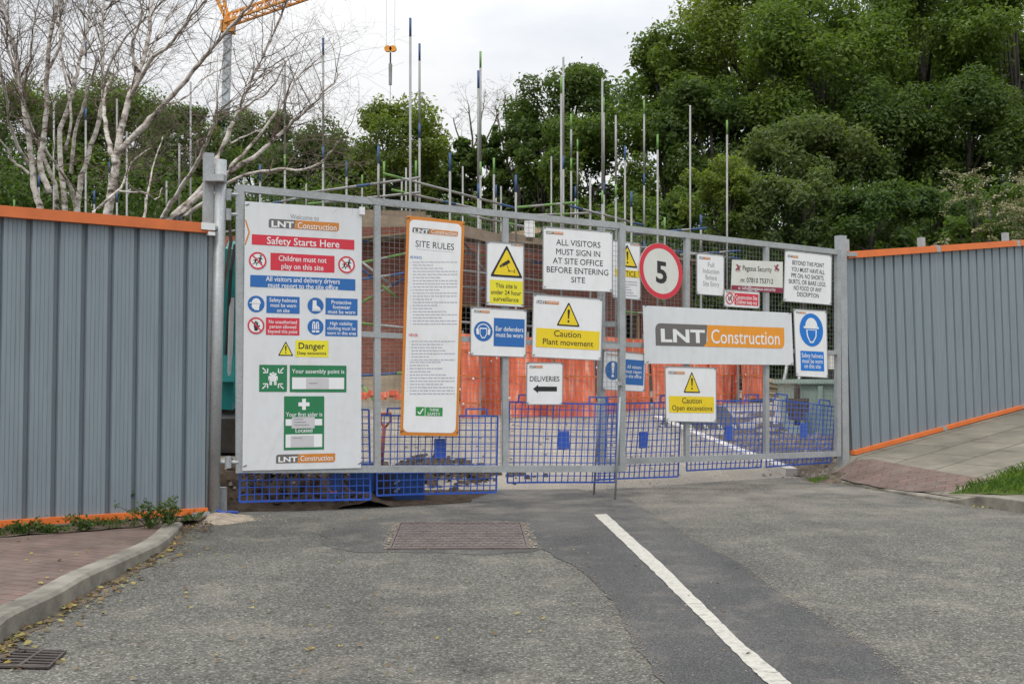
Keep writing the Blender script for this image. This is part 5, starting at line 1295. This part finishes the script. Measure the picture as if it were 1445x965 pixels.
def tri(s, apex, bl_, br_, C, mark='!', bold=True, lay=1, col='yellow', b=.085):
    A, B, D = s.loc(*C(*apex)), s.loc(*C(*bl_)), s.loc(*C(*br_)); yb = (B[1] + D[1]) / 2; B, D = (B[0], yb), (D[0], yb); A = ((B[0] + D[0]) / 2, A[1])
    cx, cy = A[0], A[1] + (yb - A[1]) * .667; H = yb - A[1]
    def rt(k, r):
        P = [(cx + (p[0] - cx) * k, cy + (p[1] - cy) * k) for p in (A, B, D)]; o = []
        for i in range(3):
            p, q, u = P[i], P[i - 1], P[(i + 1) % 3]
            a = (p[0] + (q[0] - p[0]) * r, p[1] + (q[1] - p[1]) * r); c = (p[0] + (u[0] - p[0]) * r, p[1] + (u[1] - p[1]) * r)
            for t in (0, .25, .5, .75, 1): o.append(((1 - t) ** 2 * a[0] + 2 * t * (1 - t) * p[0] + t * t * c[0], (1 - t) ** 2 * a[1] + 2 * t * (1 - t) * p[1] + t * t * c[1]))
        return o
    mb = MB(); s.polyl(mb, rt(1.0, .07), lay); pg = s.part('warning_triangle', mb, 'black')
    mb = MB(); s.polyl(mb, rt(1 - b * 2.4, .06), lay + 1); s.part('triangle_field', mb, col, pg)
    mb = MB()
    if mark == '!':
        s.polyl(mb, [(cx - .055 * H, A[1] + .36 * H), (cx - .024 * H, A[1] + .70 * H), (cx + .024 * H, A[1] + .70 * H), (cx + .055 * H, A[1] + .36 * H)], lay + 2); s.disc(mb, (cx, A[1] + .365 * H), .055 * H, lay + 2.2, 14); s.disc(mb, (cx, A[1] + .80 * H), .048 * H, lay + 2, 14)
    else:      # surveillance camera on its bracket
        f = lambda x, y: (cx + x * H, A[1] + y * H)
        s.polyl(mb, [f(-.17, .60), f(-.12, .68), f(.12, .54), f(.07, .45)][::-1], lay + 2); s.polyl(mb, [f(-.24, .66), f(-.215, .71), f(-.14, .675), f(-.175, .61)][::-1], lay + 2.3)
        s.line(mb, f(.0, .60), f(.08, .80), .018 * H, lay + 2); s.line(mb, f(.08, .80), f(.26, .80), .014 * H, lay + 2.3); s.line(mb, f(.26, .74), f(.26, .86), .018 * H, lay + 2); s.disc(mb, f(.08, .80), .028 * H, lay + 2.5, 10)
    s.part('symbol', mb, 'black', pg)
def person_fig(s, mb, f, x, y, h, lay, stride=0.0):
    """small standing or striding pictogram figure, feet at x,y and height h, in symbol units f"""
    g = lambda a, b: f(x + a * h, y - b * h)
    k = abs(f(1, 0)[0] - f(0, 0)[0])
    s.disc(mb, g(.0 + stride * .1, .9), .105 * h * k, lay, 12)
    s.polyl(mb, [g(-.13 + stride * .06, .76), g(-.09, .38), g(.09, .38), g(.13 + stride * .06, .76)], lay + .2)
    if stride:
        s.line(mb, g(-.02, .42), g(.20, .22), .10 * h * k, lay + .3); s.line(mb, g(.19, .24), g(.14, .0), .09 * h * k, lay + .4); s.line(mb, g(-.03, .42), g(-.16, .2), .10 * h * k, lay + .5); s.line(mb, g(-.15, .22), g(-.34, .12), .09 * h * k, lay + .6)
        s.line(mb, g(.1, .72), g(.30, .56), .07 * h * k, lay + .7); s.line(mb, g(-.08, .72), g(-.28, .60), .07 * h * k, lay + .8)
    else:
        s.line(mb, g(-.055, .42), g(-.055, 0), .09 * h * k, lay + .3); s.line(mb, g(.055, .42), g(.055, 0), .09 * h * k, lay + .3); s.line(mb, g(-.15, .74), g(-.17, .40), .065 * h * k, lay + .5); s.line(mb, g(.15, .74), g(.17, .40), .065 * h * k, lay + .5)
def mandatory(s, c, r, C, kind, col='blue', lay=1):
    cc = s.loc(*C(*c)); rr = s.hpx(C(*c), 2 * r * (C(0, 1)[1] - C(0, 0)[1])) / 2; f = lambda x, y: (cc[0] + x * rr, cc[1] + y * rr)
    mb = MB(); s.disc(mb, cc, rr, lay); pg = s.part('pictogram', mb, col); mb = MB(); P = lambda *p, l=0: s.polyl(mb, [f(x, y) for x, y in p][::-1], lay + 1 + l)
    if kind == 'helmet':
        pts = [(math.cos(t) * .52, -.18 - math.sin(t) * .55) for t in np.linspace(0, math.pi, 14)]; s.polyl(mb, [f(*p) for p in pts], lay + 1); P((-.66, -.20), (.62, -.20), (.62, -.08), (-.66, -.08), l=.2)
        P((-.46, -.02), (.44, -.02), (.40, .40), (.12, .78), (-.16, .78), (-.40, .40), l=.1); s.part('symbol', mb, 'white', pg)
        mb = MB(); P((-.36, .02), (.34, .02), (.31, .36), (.09, .68), (-.13, .68), (-.31, .36), l=1); s.part('symbol_face', mb, col, pg)
    elif kind == 'helmetside':
        pts = [(math.cos(t) * .52, -.14 - math.sin(t) * .55) for t in np.linspace(0, math.pi, 14)]; s.polyl(mb, [f(*p) for p in pts], lay + 1); P((-.78, -.18), (.56, -.18), (.56, -.06), (-.78, -.06), l=.2); P((-.46, -.02), (.46, -.02), (.36, .36), (.34, .74), (-.20, .72), (-.22, .58), (-.46, .52), (-.44, .36), (-.56, .28), l=.1); s.part('symbol', mb, 'white', pg)
    elif kind == 'boot':
        P((-.36, -.66), (.10, -.66), (.12, -.05), (.52, .22), (.62, .46), (-.40, .46), l=0); P((-.44, .50), (.66, .50), (.66, .64), (-.44, .64), l=.2); s.part('symbol', mb, 'white', pg)
    elif kind == 'vest':
        P((-.34, -.64), (-.10, -.64), (-.04, -.30), (-.04, .66), (-.46, .66), (-.42, -.30), l=0); P((.34, -.64), (.42, -.30), (.46, .66), (.04, .66), (.04, -.30), (.10, -.64), l=0); s.part('symbol', mb, 'white', pg)
        mb = MB(); P((-.5, .28), (.5, .28), (.5, .40), (-.5, .40), l=1); P((-.28, -.5), (-.18, -.5), (-.22, .27), (-.32, .27), l=1.2); P((.28, -.5), (.32, .27), (.22, .27), (.18, -.5), l=1.2); s.part('symbol_band', mb, col, pg)
    elif kind == 'ear':
        pts = [(math.cos(t) * .66, -.05 - math.sin(t) * .66) for t in np.linspace(0, math.pi, 14)]
        for a, b in zip(pts[:-1], pts[1:]): s.line(mb, f(*a), f(*b), .10 * rr, lay + 1)
        P((-.78, -.22), (-.50, -.22), (-.46, .34), (-.70, .34), l=.2); P((.50, -.22), (.78, -.22), (.70, .34), (.46, .34), l=.2); P((-.40, -.34), (.40, -.34), (.40, .28), (.16, .70), (-.16, .70), (-.40, .28), l=.1); s.part('symbol', mb, 'white', pg)
        mb = MB(); P((-.32, -.22), (.32, -.22), (.32, .24), (.12, .58), (-.12, .58), (-.32, .24), l=1); s.part('symbol_face', mb, col, pg)
    elif kind == '!':
        P((-.20, -.68), (.20, -.68), (.09, .32), (-.09, .32), l=0); s.disc(mb, f(0, -.66), .20 * rr, lay + 1.2, 14); s.disc(mb, f(0, .58), .16 * rr, lay + 1, 14); s.part('symbol', mb, 'white', pg)
def prohibit(s, c, r, C, kind, lay=1):
    cc = s.loc(*C(*c)); rr = s.hpx(C(*c), 2 * r * (C(0, 1)[1] - C(0, 0)[1])) / 2; f = lambda x, y: (cc[0] + x * rr, cc[1] + y * rr)
    mb = MB(); s.disc(mb, cc, rr * .97, lay); pg = s.part('pictogram', mb, 'white'); mb = MB()
    if kind == 'kids': person_fig(s, mb, f, -.28, .55, .9, lay + 1, 1.0); person_fig(s, mb, f, .24, .45, 1.1, lay + 1.1, 1.0)
    else:
        s.polyl(mb, [f(-.26, .02), f(-.16, .62), f(.20, .62), f(.30, .0)], lay + 1)
        for i, (x, y0, y1) in enumerate(((-.20, .05, -.42), (-.06, .05, -.56), (.08, .05, -.54), (.22, .05, -.40))): s.line(mb, f(x, y0), f(x, y1), .11 * rr, lay + 1.1 + .05 * i)
        s.line(mb, f(.22, .30), f(.46, -.04), .12 * rr, lay + 1.4)
    s.part('symbol', mb, 'black', pg)
    mb = MB(); s.ring(mb, cc, rr * .82, rr, lay + 2.4); s.line(mb, f(-.62, -.62), f(.62, .62), .15 * rr, lay + 2.2); s.part('red_ring', mb, 'red', pg)
def micro(s, x0, x1, ya, yb, C, pitch, lay=1, col='micro', seed=1, slope=0.0):
    """body copy too small to read: word-length strokes"""
    rg = random.Random(seed); mb = MB(); y = ya; k = 0
    while y < yb:
        x = x0; end = x1 if rg.random() < .55 else x0 + (x1 - x0) * rg.uniform(.35, .8)
        first = rg.random() < .55
        if first: s.rect(mb, C(x - (x1 - x0) * .06, y + pitch * .15 + slope * 0), C(x - (x1 - x0) * .045, y + pitch * .4), lay)
        while x < end:
            wl = rg.uniform(.03, .11) * (x1 - x0)
            a = s.loc(*C(x, y + slope * (x - x0))); b = s.loc(*C(min(x + wl, x1), y + slope * (x - x0) + pitch * .40)); s.polyl(mb, [(a[0], a[1]), (a[0], b[1]), (b[0], b[1]), (b[0], a[1])], lay)
            x += wl + .018 * (x1 - x0)
        y += pitch
    return s.part('body_text', mb, col)
def ties(s):
    for i in range(4):
        a = s.P[i]; c = (s.P[0] + s.P[2]) / 2; p = a.lerp(c, .03); mb = MB(); mb.bar(p - s.ex * .012 + s.n * .004, p + s.ex * .02 + s.n * .004 + Vector((0, 0, .014)), .004, .005); s.part('cable_tie', mb, 'black')

# --- welcome board
s = Sign('welcome_board', 'tall white welcome board of safety notices on the left gate leaf', LL, c1(103, 57), c1(765, 100), c2(703, 668), c2(82, 683), 'offwhite', False)
mb = MB(); s.polyl(mb, [s.loc(*p) for p in ((481, 293), (488, 400), (432, 520), (398, 600), (372, 663), (360, 663), (384, 600), (420, 510), (462, 400))][::-1], .4); s.part('pale_swoosh', mb, 'pale')
mb = MB(); a, b, c = s.loc(*c1(106, 162)), s.loc(*c1(127, 232)), s.loc(*c1(103, 303)); s.line(mb, a, b, .012, 1); s.line(mb, b, c, .012, 1.3); s.part('chevron', mb, 'logoorange')
mt = MB(); s.text(mt, 'Welcome to', 360, 522, 147, 26, 1, 0, 0, c1); s.part('lettering', mt, 'textgrey')
logo(s, (238, 155), (388, 213), (388, 165), (635, 232), c1, (253, 380, 187, 31), (402, 622, 199, 32))
panel(s, (142, 243), (722, 332), 'red', [('Safety Starts Here', 230, 640, 288, 42)], 'white', c1)
panel(s, (248, 348), (610, 462), 'red', [('Children must not', 295, 566, 384, 28), ('play on this site', 310, 548, 428, 28)], 'white', c1)
prohibit(s, (175, 393), 49, c1, 'kids'); prohibit(s, (678, 416), 48, c1, 'kids')
panel(s, (133, 473), (728, 563), 'blue', [('All visitors and delivery drivers', 224, 643, 502, 26), ('must report to the site office', 236, 632, 537, 26)], 'white', c1)
mandatory(s, (166, 638), 47, c1, 'helmetside'); panel(s, (225, 592), (412, 694), 'blue', [('Safety helmets', 242, 398, 616, 20), ('must be worn', 248, 393, 645, 20), ('on site', 284, 355, 674, 20)], 'white', c1)
mandatory(s, (503, 648), 46, c1, 'boot'); panel(s, (559, 603), (740, 703), 'blue', [('Protective', 593, 705, 628, 20), ('footwear', 600, 700, 655, 20), ('must be worn', 573, 727, 682, 20)], 'white', c1)
prohibit(s, (165, 760), 47, c1, 'hand'); panel(s, (222, 714), (411, 816), 'red', [('No unauthorised', 238, 397, 739, 18), ('person allowed', 243, 393, 766, 18), ('beyond this point', 234, 400, 793, 18)], 'white', c1)
mandatory(s, (503, 768), 46, c1, 'vest'); panel(s, (558, 724), (740, 823), 'blue', [('High visibility', 585, 712, 748, 18), ('clothing must be', 570, 730, 775, 18), ('worn in this area', 568, 732, 802, 18)], 'white', c1)
tri(s, (333, 848), (290, 931), (377, 931), c1, col='lemon')
panel(s, (389, 842), (575, 940), 'lemon', [('Danger', 407, 555, 874, 32, .012), ('Deep excavations', 400, 563, 915, 16, .01)], 'black', c1)
g = panel(s, (170, 128), (315, 270), 'green', None, 'white', c2, name='assembly_symbol')
cc = s.loc(*c2(242, 199)); k_ = s.hpx(c2(242, 199), 70 / 3.711); f = lambda x, y: (cc[0] + x * k_, cc[1] + y * k_); mb = MB()
for x in (-.17, .17): person_fig(s, mb, f, x, .52, .92, 2)
person_fig(s, mb, f, 0, .25, .72, 2.9)
for sx in (-1, 1):
    for sy2 in (-1, 1):
        a, b = f(sx * .78, sy2 * .78), f(sx * .52, sy2 * .52); s.line(mb, a, b, .09 * k_, 2); e = f(sx * .40, sy2 * .40); p1_ = f(sx * .40, sy2 * .74); p2_ = f(sx * .74, sy2 * .40); q_ = [e, p1_, f(sx * .50, sy2 * .50), p2_]
        if sx * sy2 > 0: q_ = q_[::-1]
        s.line(mb, f(sx * .40, sy2 * .42), f(sx * .40, sy2 * .74), .085 * k_, 2.3); s.line(mb, f(sx * .40, sy2 * .42), f(sx * .74, sy2 * .42), .085 * k_, 2.5)
s.part('symbol', mb, 'white', g)
pn = panel(s, (330, 130), (626, 272), 'green', [('Your assembly point is', 342, 616, 162, 20)], 'white', c2)
mb = MB(); s.rect(mb, c2(342, 194), c2(614, 256), 2); s.part('name_slot', mb, 'white', pn); mb = MB(); s.rect(mb, c2(415, 197), c2(534, 254), 3); s.part('paper_slip', mb, 'paper', pn); mb = MB(); s.rect(mb, c2(428, 222), c2(474, 228), 4); s.part('slip_text', mb, 'textgrey', pn)
pn = panel(s, (300, 293), (509, 571), 'green', [('Your first aider is', 310, 500, 387, 20), ('Located', 360, 448, 470, 20)], 'white', c2)
cx_, cy_ = s.loc(*c2(404, 335)); k_ = s.hpx(c2(404, 335), 58 / 3.711) / 2; mb = MB(); s.rect(mb, (cx_ - k_, cy_ - k_ * .34), (cx_ + k_, cy_ + k_ * .34), 2, 0, False); s.rect(mb, (cx_ - k_ * .34, cy_ - k_), (cx_ + k_ * .34, cy_ + k_), 2.3, 0, False); s.part('cross', mb, 'white', pn)
for y0, y1, pa, pb in ((413, 445, (340, 402), (460, 460)), (493, 558, (335, 500), (455, 556))):
    mb = MB(); s.rect(mb, c2(308, y0), c2(499, y1), 2); s.part('name_slot', mb, 'white', pn); mb = MB(); s.rect(mb, c2(*pa), c2(*pb), 3.2); s.part('paper_slip', mb, 'paper', pn)
    mb = MB()
    for j in range(3 if y0 < 450 else 1): s.rect(mb, c2(pa[0] + 12, pa[1] + 9 + 15 * j), c2(pa[0] + 60 + 15 * j, pa[1] + 13 + 15 * j), 4.2)
    s.part('slip_text', mb, 'textgrey', pn)
logo(s, (258, 598), (375, 641), (375, 597), (567, 636), c2, (270, 370, 622, 24), (386, 556, 615, 25))
ties(s); mb = MB(); p = on_plane(*c1(764, 112), s.A, s.n) + s.n * .012; mb.box(p, (.05, .02, .07), math.atan2(s.ex.y, s.ex.x)); s.part('clip', mb, 'white')

# --- site rules
s = Sign('site_rules_board', 'tall narrow white site rules board with an orange border', LL, c1(1020, 137), c1(1347, 172), c2(1212, 502), c2(908, 497), 'borderorange', False)
mb = MB(); s.rect(mb, c1(1036, 158), c2(1198, 486), .6, .05); s.part('face', mb, 'white')
logo(s, (1052, 204), (1150, 242), (1150, 212), (1308, 258), c1, (1060, 1145, 226, 20), (1158, 1302, 234, 22), 1.6)
mt = MB(); s.text(mt, 'SITE RULES', 1070, 1288, 305, 38, 1.6, 0, 0, c1); s.part('lettering', mt, 'black'); mb = MB(); a, b = s.loc(*c1(1073, 327)), s.loc(*c1(1286, 333)); s.line(mb, a, (b[0], a[1]), .003, 1.6); s.part('underline', mb, 'micro')
mt = MB(); s.text(mt, 'ALWAYS', 1038, 1104, 374, 15, 1.6, .01, 0, c1); s.part('lettering', mt, 'blue'); mt = MB(); s.text(mt, 'NEVER', 1030, 1083, 814, 15, 1.6, .01, 0, c1); s.part('lettering', mt, 'red')
micro(s, 1054, 1304, 398, 760, c1, 17.5, 1.6, seed=3); micro(s, 1046, 1292, 846, 960, c1, 17.5, 1.6, seed=4); micro(s, 958, 1192, 112, 286, c2, 16.5, 1.6, seed=5)
panel(s, (990, 348), (1036, 396), 'brightgreen', None, 'white', c2, 1.6, name='tick_box'); mb = MB(); a, b, c = s.loc(*c2(1000, 374)), s.loc(*c2(1010, 386)), s.loc(*c2(1028, 358)); s.line(mb, a, b, .012, 2.8); s.line(mb, b, c, .012, 3); s.part('tick', mb, 'white')
panel(s, (1041, 350), (1129, 398), 'brightgreen', [('THINK', 1060, 1112, 364, 14), ('SAFETY', 1050, 1118, 386, 14)], 'white', c2, 1.6)
ties(s)
# --- surveillance
s = Sign('surveillance_sign', 'white sign with a camera in a yellow triangle above a surveillance warning', LL, c3(162, 135), c3(390, 152), c3(388, 540), c3(160, 527))
tri(s, (283, 156), (181, 357), (385, 357), c3, 'cam', col='yellow'); minilogo(s, 312, 150, 378, 163, c3)
panel(s, (181, 370), (384, 527), 'lemon', [('This site is', 216, 348, 409, 26), ('under 24 hour', 188, 375, 450, 26), ('surveillance', 203, 358, 491, 26)], 'black', c3, bold=.008)
# --- ear defenders
s = Sign('ear_defender_sign', 'white sign with a blue ear-defender pictogram beside a blue panel', LL, c3(63, 540), c3(408, 560), c3(403, 850), c3(60, 838))
minilogo(s, 83, 558, 180, 575, c3); mandatory(s, (140, 690), 62, c3, 'ear'); panel(s, (206, 607), (394, 789), 'blue', [('Ear defenders', 217, 388, 676, 26), ('must be worn', 218, 386, 713, 26)], 'white', c3)
# --- sign in
s = Sign('sign_in_notice', 'large white notice telling all visitors to sign in, black capitals only', LL, c3(510, 43), c3(940, 78), c3(938, 448), c3(508, 428), fwd=.04)
minilogo(s, 528, 70, 635, 90, c3); mt = MB()
for t in (('ALL VISITORS', 592, 866, 147, 38), ('MUST SIGN IN', 592, 864, 204, 38), ('AT SITE OFFICE', 572, 882, 260, 38), ('BEFORE ENTERING', 535, 916, 316, 38), ('SITE', 684, 770, 372, 36)): s.text(mt, *t, 1, .0, 0, c3)
s.part('lettering', mt, 'black')
# --- caution plant
s = Sign('plant_movement_sign', 'white caution sign about plant movement, yellow triangle over a yellow band', LL, c3(450, 460), c3(878, 492), c3(868, 870), c3(440, 848), fwd=.045)
minilogo(s, 470, 497, 608, 520, c3); tri(s, (665, 508), (592, 659), (738, 659), c3, b=.07); panel(s, (468, 668), (857, 808), 'yellow', [('Caution', 578, 744, 706, 40, .004), ('Plant movement', 510, 822, 759, 38, .004)], 'black', c3)
# --- deliveries
s = Sign('deliveries_sign', 'small white deliveries sign with a black arrow pointing left', LL, c5(434, 90), c5(647, 92), c5(644, 338), c5(432, 338))
minilogo(s, 450, 108, 528, 122, c5); mt = MB(); s.text(mt, 'DELIVERIES', 452, 627, 185, 28, 1, .004, 0, c5); s.part('lettering', mt, 'black')
mb = MB(); a, b = s.loc(*c5(470, 246)), s.loc(*c5(612, 246)); h = s.hpx(c5(540, 246), 28 / 4.196) / 2; hx = .055; s.polyl(mb, [(a[0], a[1]), (a[0] + hx, a[1] + h * 1.75), (a[0] + hx, a[1] + h), (b[0], a[1] + h), (b[0], a[1] - h), (a[0] + hx, a[1] - h), (a[0] + hx, a[1] - h * 1.75)], 1); s.part('arrow', mb, 'black')
# --- right leaf signs
s = Sign('notice_sign', 'white notice sign half behind the meeting stile, yellow triangle at its top', LR, c3(930, 127), c3(1110, 148), c3(1112, 496), c3(940, 481))
minilogo(s, 1050, 148, 1104, 160, c3); tri(s, (1032, 152), (968, 294), (1095, 294), c3); panel(s, (955, 303), (1105, 362), 'yellow', [('NOTICE', 972, 1084, 333, 32, .004)], 'black', c3); micro(s, 975, 1092, 376, 474, c3, 17, 1, 'micro', 8, .08)
s = Sign('visitor_report_sign', 'white sign with a blue exclamation disc asking visitors to report', LR, c5(890, 15), c5(1135, 40), c5(1130, 262), c5(882, 250))
minilogo(s, 905, 36, 978, 48, c5); mandatory(s, (943, 137), 56, c5, '!'); panel(s, (993, 68), (1123, 226), 'blue', [('All visitors', 1028, 1112, 116, 20), ('must report', 1021, 1113, 143, 20), ('to site office', 1012, 1112, 170, 20)], 'white', c5)
# --- speed limit disc
s = Sign('speed_sign', 'round red-ringed speed sign showing a black five', LR, c4(188, 120), c4(424, 160), c4(424, 490), c4(188, 450), shape=False, fwd=.05)
cc = s.loc(*c4(306, 305)); rr = s.hpx(c4(306, 305), 328 / 4.197) / 2; n = 48; mb = MB(); ring = [s.O + s.ex * (cc[0] + rr * math.cos(-6.2832 * i / n)) + Vector((0, 0, -1)) * (cc[1] + rr * math.sin(-6.2832 * i / n)) for i in range(n)]
s.ey = Vector((0, 0, -1)); s.skew = s.ex.dot(s.ey); cc = s.loc(*c4(306, 305)); n = 48
ring = [s.at(cc[0] + rr * math.cos(-6.2832 * i / n), cc[1] + rr * math.sin(-6.2832 * i / n), 0) for i in range(n)]; mb.poly(ring); bkr = [p - s.n * .006 for p in ring]; mb.poly(bkr[::-1])
for i in range(n): mb.poly([ring[i], bkr[i], bkr[(i + 1) % n], ring[(i + 1) % n]])
s.part('disc', mb, 'cream'); mb = MB(); s.ring(mb, cc, rr * .815, rr * .995, 1, 48); s.part('red_ring', mb, 'red'); mt = MB(); s.text(mt, '5', 275, 340, 308, 128, 1, .028, 0, c4); s.part('numeral', mt, 'black')
# --- full induction
s = Sign('induction_notice', 'small white notice asking for full induction, right of the speed sign', LR, c4(517, 196), c4(678, 212), c4(677, 452), c4(517, 440))
minilogo(s, 532, 218, 598, 234, c4); mt = MB()
for t in (('Full', 583, 620, 266, 26), ('Induction', 554, 650, 304, 26), ('Before', 569, 635, 342, 26), ('Site Entry', 554, 650, 379, 26)): s.text(mt, *t, 1, 0, 0, c4)
s.part('lettering', mt, 'textgrey')
# --- security firm
s = Sign('security_sign', 'cream security firm sign with winged horses and a maroon strip', LR, c4(727, 237), c4(1027, 250), c4(1026, 435), c4(720, 412), 'cream', False)
mt = MB(); s.text(mt, 'Pegasus Security', 790, 962, 290, 28, 1, .002, 0, c4); s.part('lettering', mt, 'black'); mt = MB(); s.text(mt, 'm: 07810 753712', 778, 970, 360, 26, 1, .006, 0, c4); s.part('lettering', mt, 'black')
mb = MB(); s.rect(mb, c4(848, 319), c4(950, 325), 1); s.part('small_print', mb, 'textgrey'); panel(s, (722, 388), (1026, 434), 'maroon', [('e: info@pegasus-security', 764, 985, 408, 18, .004)], 'white', c4)
for cx_, sgn in ((762, 1), (990, -1)):
    cc = s.loc(*c4(cx_, 286)); k_ = s.hpx(c4(cx_, 286), 44 / 4.197) / 2; f = lambda x, y: (cc[0] + sgn * x * k_, cc[1] + y * k_); mb = MB()
    def pl2(pts, l): s.polyl(mb, [f(*p) for p in pts][::sgn], l)
    pl2([(-.7, .15), (-.2, -.05), (.3, -.15), (.55, .05), (.5, .35), (.0, .45), (-.55, .45)][::-1], 1); pl2([(.25, -.1), (.55, -.7), (.95, -.6), (.85, -.35), (.65, -.3), (.55, .1)][::-1], 1.2); pl2([(-.1, .0), (-.9, -1.0), (-.55, -.85), (-.35, -1.05), (-.1, -.75), (.15, -.8), (.25, -.1)][::-1], 1.4)
    for (a, b) in (((-.55, .4), (-.75, 1.0)), ((-.3, .4), (-.35, 1.0)), ((.35, .3), (.75, .55)), ((.75, .55), (.6, .95)), ((.2, .4), (.3, 1.0)), ((-.65, .2), (-1.0, .6))): s.line(mb, f(*a), f(*b), .16 * k_, 1.6)
    s.part('emblem', mb, 'maroon')
# --- children keep out
s = Sign('keep_out_sign', 'smallest white and red sign, telling children to keep out, under the cream security sign', LR, c4(680, 414), c4(888, 428), c4(888, 526), c4(680, 513), fwd=.05)
prohibit(s, (712, 467), 33, c4, 'kids'); panel(s, (740, 433), (882, 512), 'red', [('Construction Site', 746, 875, 461, 22), ('Children keep out', 748, 873, 488, 22)], 'white', c4); minilogo(s, 690, 424, 738, 433, c4)
# --- beyond this point
s = Sign('clothing_notice', 'white protective clothing notice in black capitals at the top right of the gate', LR, c4(1040, 180), c4(1316, 212), c4(1313, 505), c4(1030, 482))
minilogo(s, 1055, 208, 1118, 224, c4); mt = MB()
for t in (('BEYOND THIS POINT', 1084, 1272, 262, 24), ('YOU MUST HAVE ALL', 1078, 1276, 301, 24), ('PPE ON. NO SHORTS,', 1078, 1273, 337, 24), ('SKIRTS, OR BARE LEGS.', 1062, 1284, 373, 24), ('NO FOOD OF ANY', 1092, 1258, 409, 24), ('DESCRIPTION', 1112, 1240, 445, 24)): s.text(mt, *t, 1, .003, 0, c4)
s.part('lettering', mt, 'black')
# --- banner
s = Sign('company_banner', 'wide white company banner with a large grey and orange logo', LR, c4(198, 508), c4(1078, 552), c4(1090, 860), c4(208, 852), 'offwhite', False, fwd=.055)
logo(s, (270, 612), (582, 752), (582, 622), (1037, 768), c4, (305, 566, 686, 76), (606, 1010, 694, 84), 1, 'brightorange'); ties(s)
# --- helmets
s = Sign('helmet_sign', 'tall white sign with a large blue helmeted head, next to the right gate post', LR, c4(1090, 528), c4(1284, 540), c4(1293, 936), c4(1106, 925), fwd=.045)
mandatory(s, (1196, 653), 98, c4, 'helmet', 'skyblue'); minilogo(s, 1106, 543, 1162, 555, c4); panel(s, (1130, 775), (1272, 898), 'skyblue', [('Safety helmets', 1138, 1264, 804, 24), ('must be worn', 1142, 1262, 836, 24), ('on this site', 1153, 1250, 866, 24)], 'white', c4, r=.01)
# --- open excavations
s = Sign('open_excavation_sign', 'white caution sign about open excavations, under the wide banner', LR, c6(245, 113), c6(547, 122), c6(548, 443), c6(250, 437), fwd=.05)
minilogo(s, 265, 141, 362, 158, c6); tri(s, (404, 142), (354, 269), (454, 269), c6, b=.07); panel(s, (268, 287), (535, 389), 'yellow', [('Caution', 346, 462, 314, 30, .004), ('Open excavations', 288, 526, 358, 28, .004)], 'black', c6)

# ------------------------------------------------------------------ weeds and fallen leaves
def weed(px, py, hpx, n, label, spread=.12):
    b = gs(px, py, lkz); root = thing('weed', b, label, 'weed', 'weeds at the foot of the left hoarding'); Yd = b.y; H = hpx * Yd / F; st = MB(); Q = []
    for k in range(n):
        a = rnd.uniform(0, 6.28); tip = b + Vector((math.cos(a) * spread * rnd.random() * 1.4, math.sin(a) * spread * .4 * rnd.random() - .02, H * rnd.uniform(.45, 1))); mid = b.lerp(tip, .5) + Vector((0, 0, H * .08)); st.path([b, mid, tip], [.004, .003, .0015], 4)
        for j in range(26):
            t = rnd.uniform(.15, 1); c = b.lerp(mid, t * 2) if t < .5 else mid.lerp(tip, t * 2 - 1); Q.append(c + Vector((rnd.gauss(0, .022), rnd.gauss(0, .018), rnd.gauss(0, .014))))
    st.build('stem', M['weed'], root); C = np.array([tuple(q) for q in Q]); N = npr.normal(size=C.shape) + np.array((0, -.4, .6)); N /= np.linalg.norm(N, axis=1, keepdims=True); quads_obj('leaves', leaf_quads(C, N, .017), M['weed'], root)
weed(212, 746, 52, 13, 'largest bushy weed at the foot of the left hoarding near its end', .2); weed(182, 735, 48, 3, 'tall thin weed left of the bushiest weed', .05); weed(238, 742, 34, 7, 'short weed nearest the gate post', .12); weed(118, 748, 22, 7, 'low weed at the middle of the hoarding foot', .2); weed(35, 754, 26, 8, 'low weed at the left edge of the view', .16); weed(70, 752, 18, 6, 'lowest weed clump in the left part of the hoarding foot', .2)
def litter(name, n, fn, mat, size):
    C, N = [], []
    for _ in range(n):
        p = fn(); C.append((p[0], p[1], p[2] + size * .35)); N.append((rnd.gauss(0, .28), rnd.gauss(0, .28), 1))
    C, N = np.array(C), np.array(N); N /= np.linalg.norm(N, axis=1, keepdims=True); o = quads_obj(name, leaf_quads(C, N, size, .7), mat); o['kind'] = 'stuff'
def gut():
    i = rnd.uniform(22, len(KLs) - 2); j = int(i); p = KLs[j].lerp(KLs[j + 1], i - j); return (p.x + abs(rnd.gauss(0, .09)) + .01, p.y, .006)
def lroad():
    p = G(min(1440, abs(rnd.gauss(0, 420))), rnd.uniform(730, 960)); return (p.x, p.y, .006)
def gut2():
    i = rnd.uniform(4, 34); j = int(i); p = KRs[j].lerp(KRs[j + 1], i - j); return (p.x - abs(rnd.gauss(0, .06)) - .01, p.y, .006)
litter('leaf_litter', 130, gut, M['litter'], .017); litter('leaf_litter', 120, lroad, M['litter'], .012); litter('brown_leaf_litter', 170, gut, M['litterbrown'], .02); litter('brown_leaf_litter', 120, lroad, M['litterbrown'], .014); litter('leaf_litter', 22, gut2, M['litter'], .015)
def lpav():
    p = gs(rnd.uniform(0, 190), rnd.uniform(752, 850), lkz); return (p.x, p.y, p.z + .003)
litter('leaf_litter', 22, lpav, M['litter'], .016)
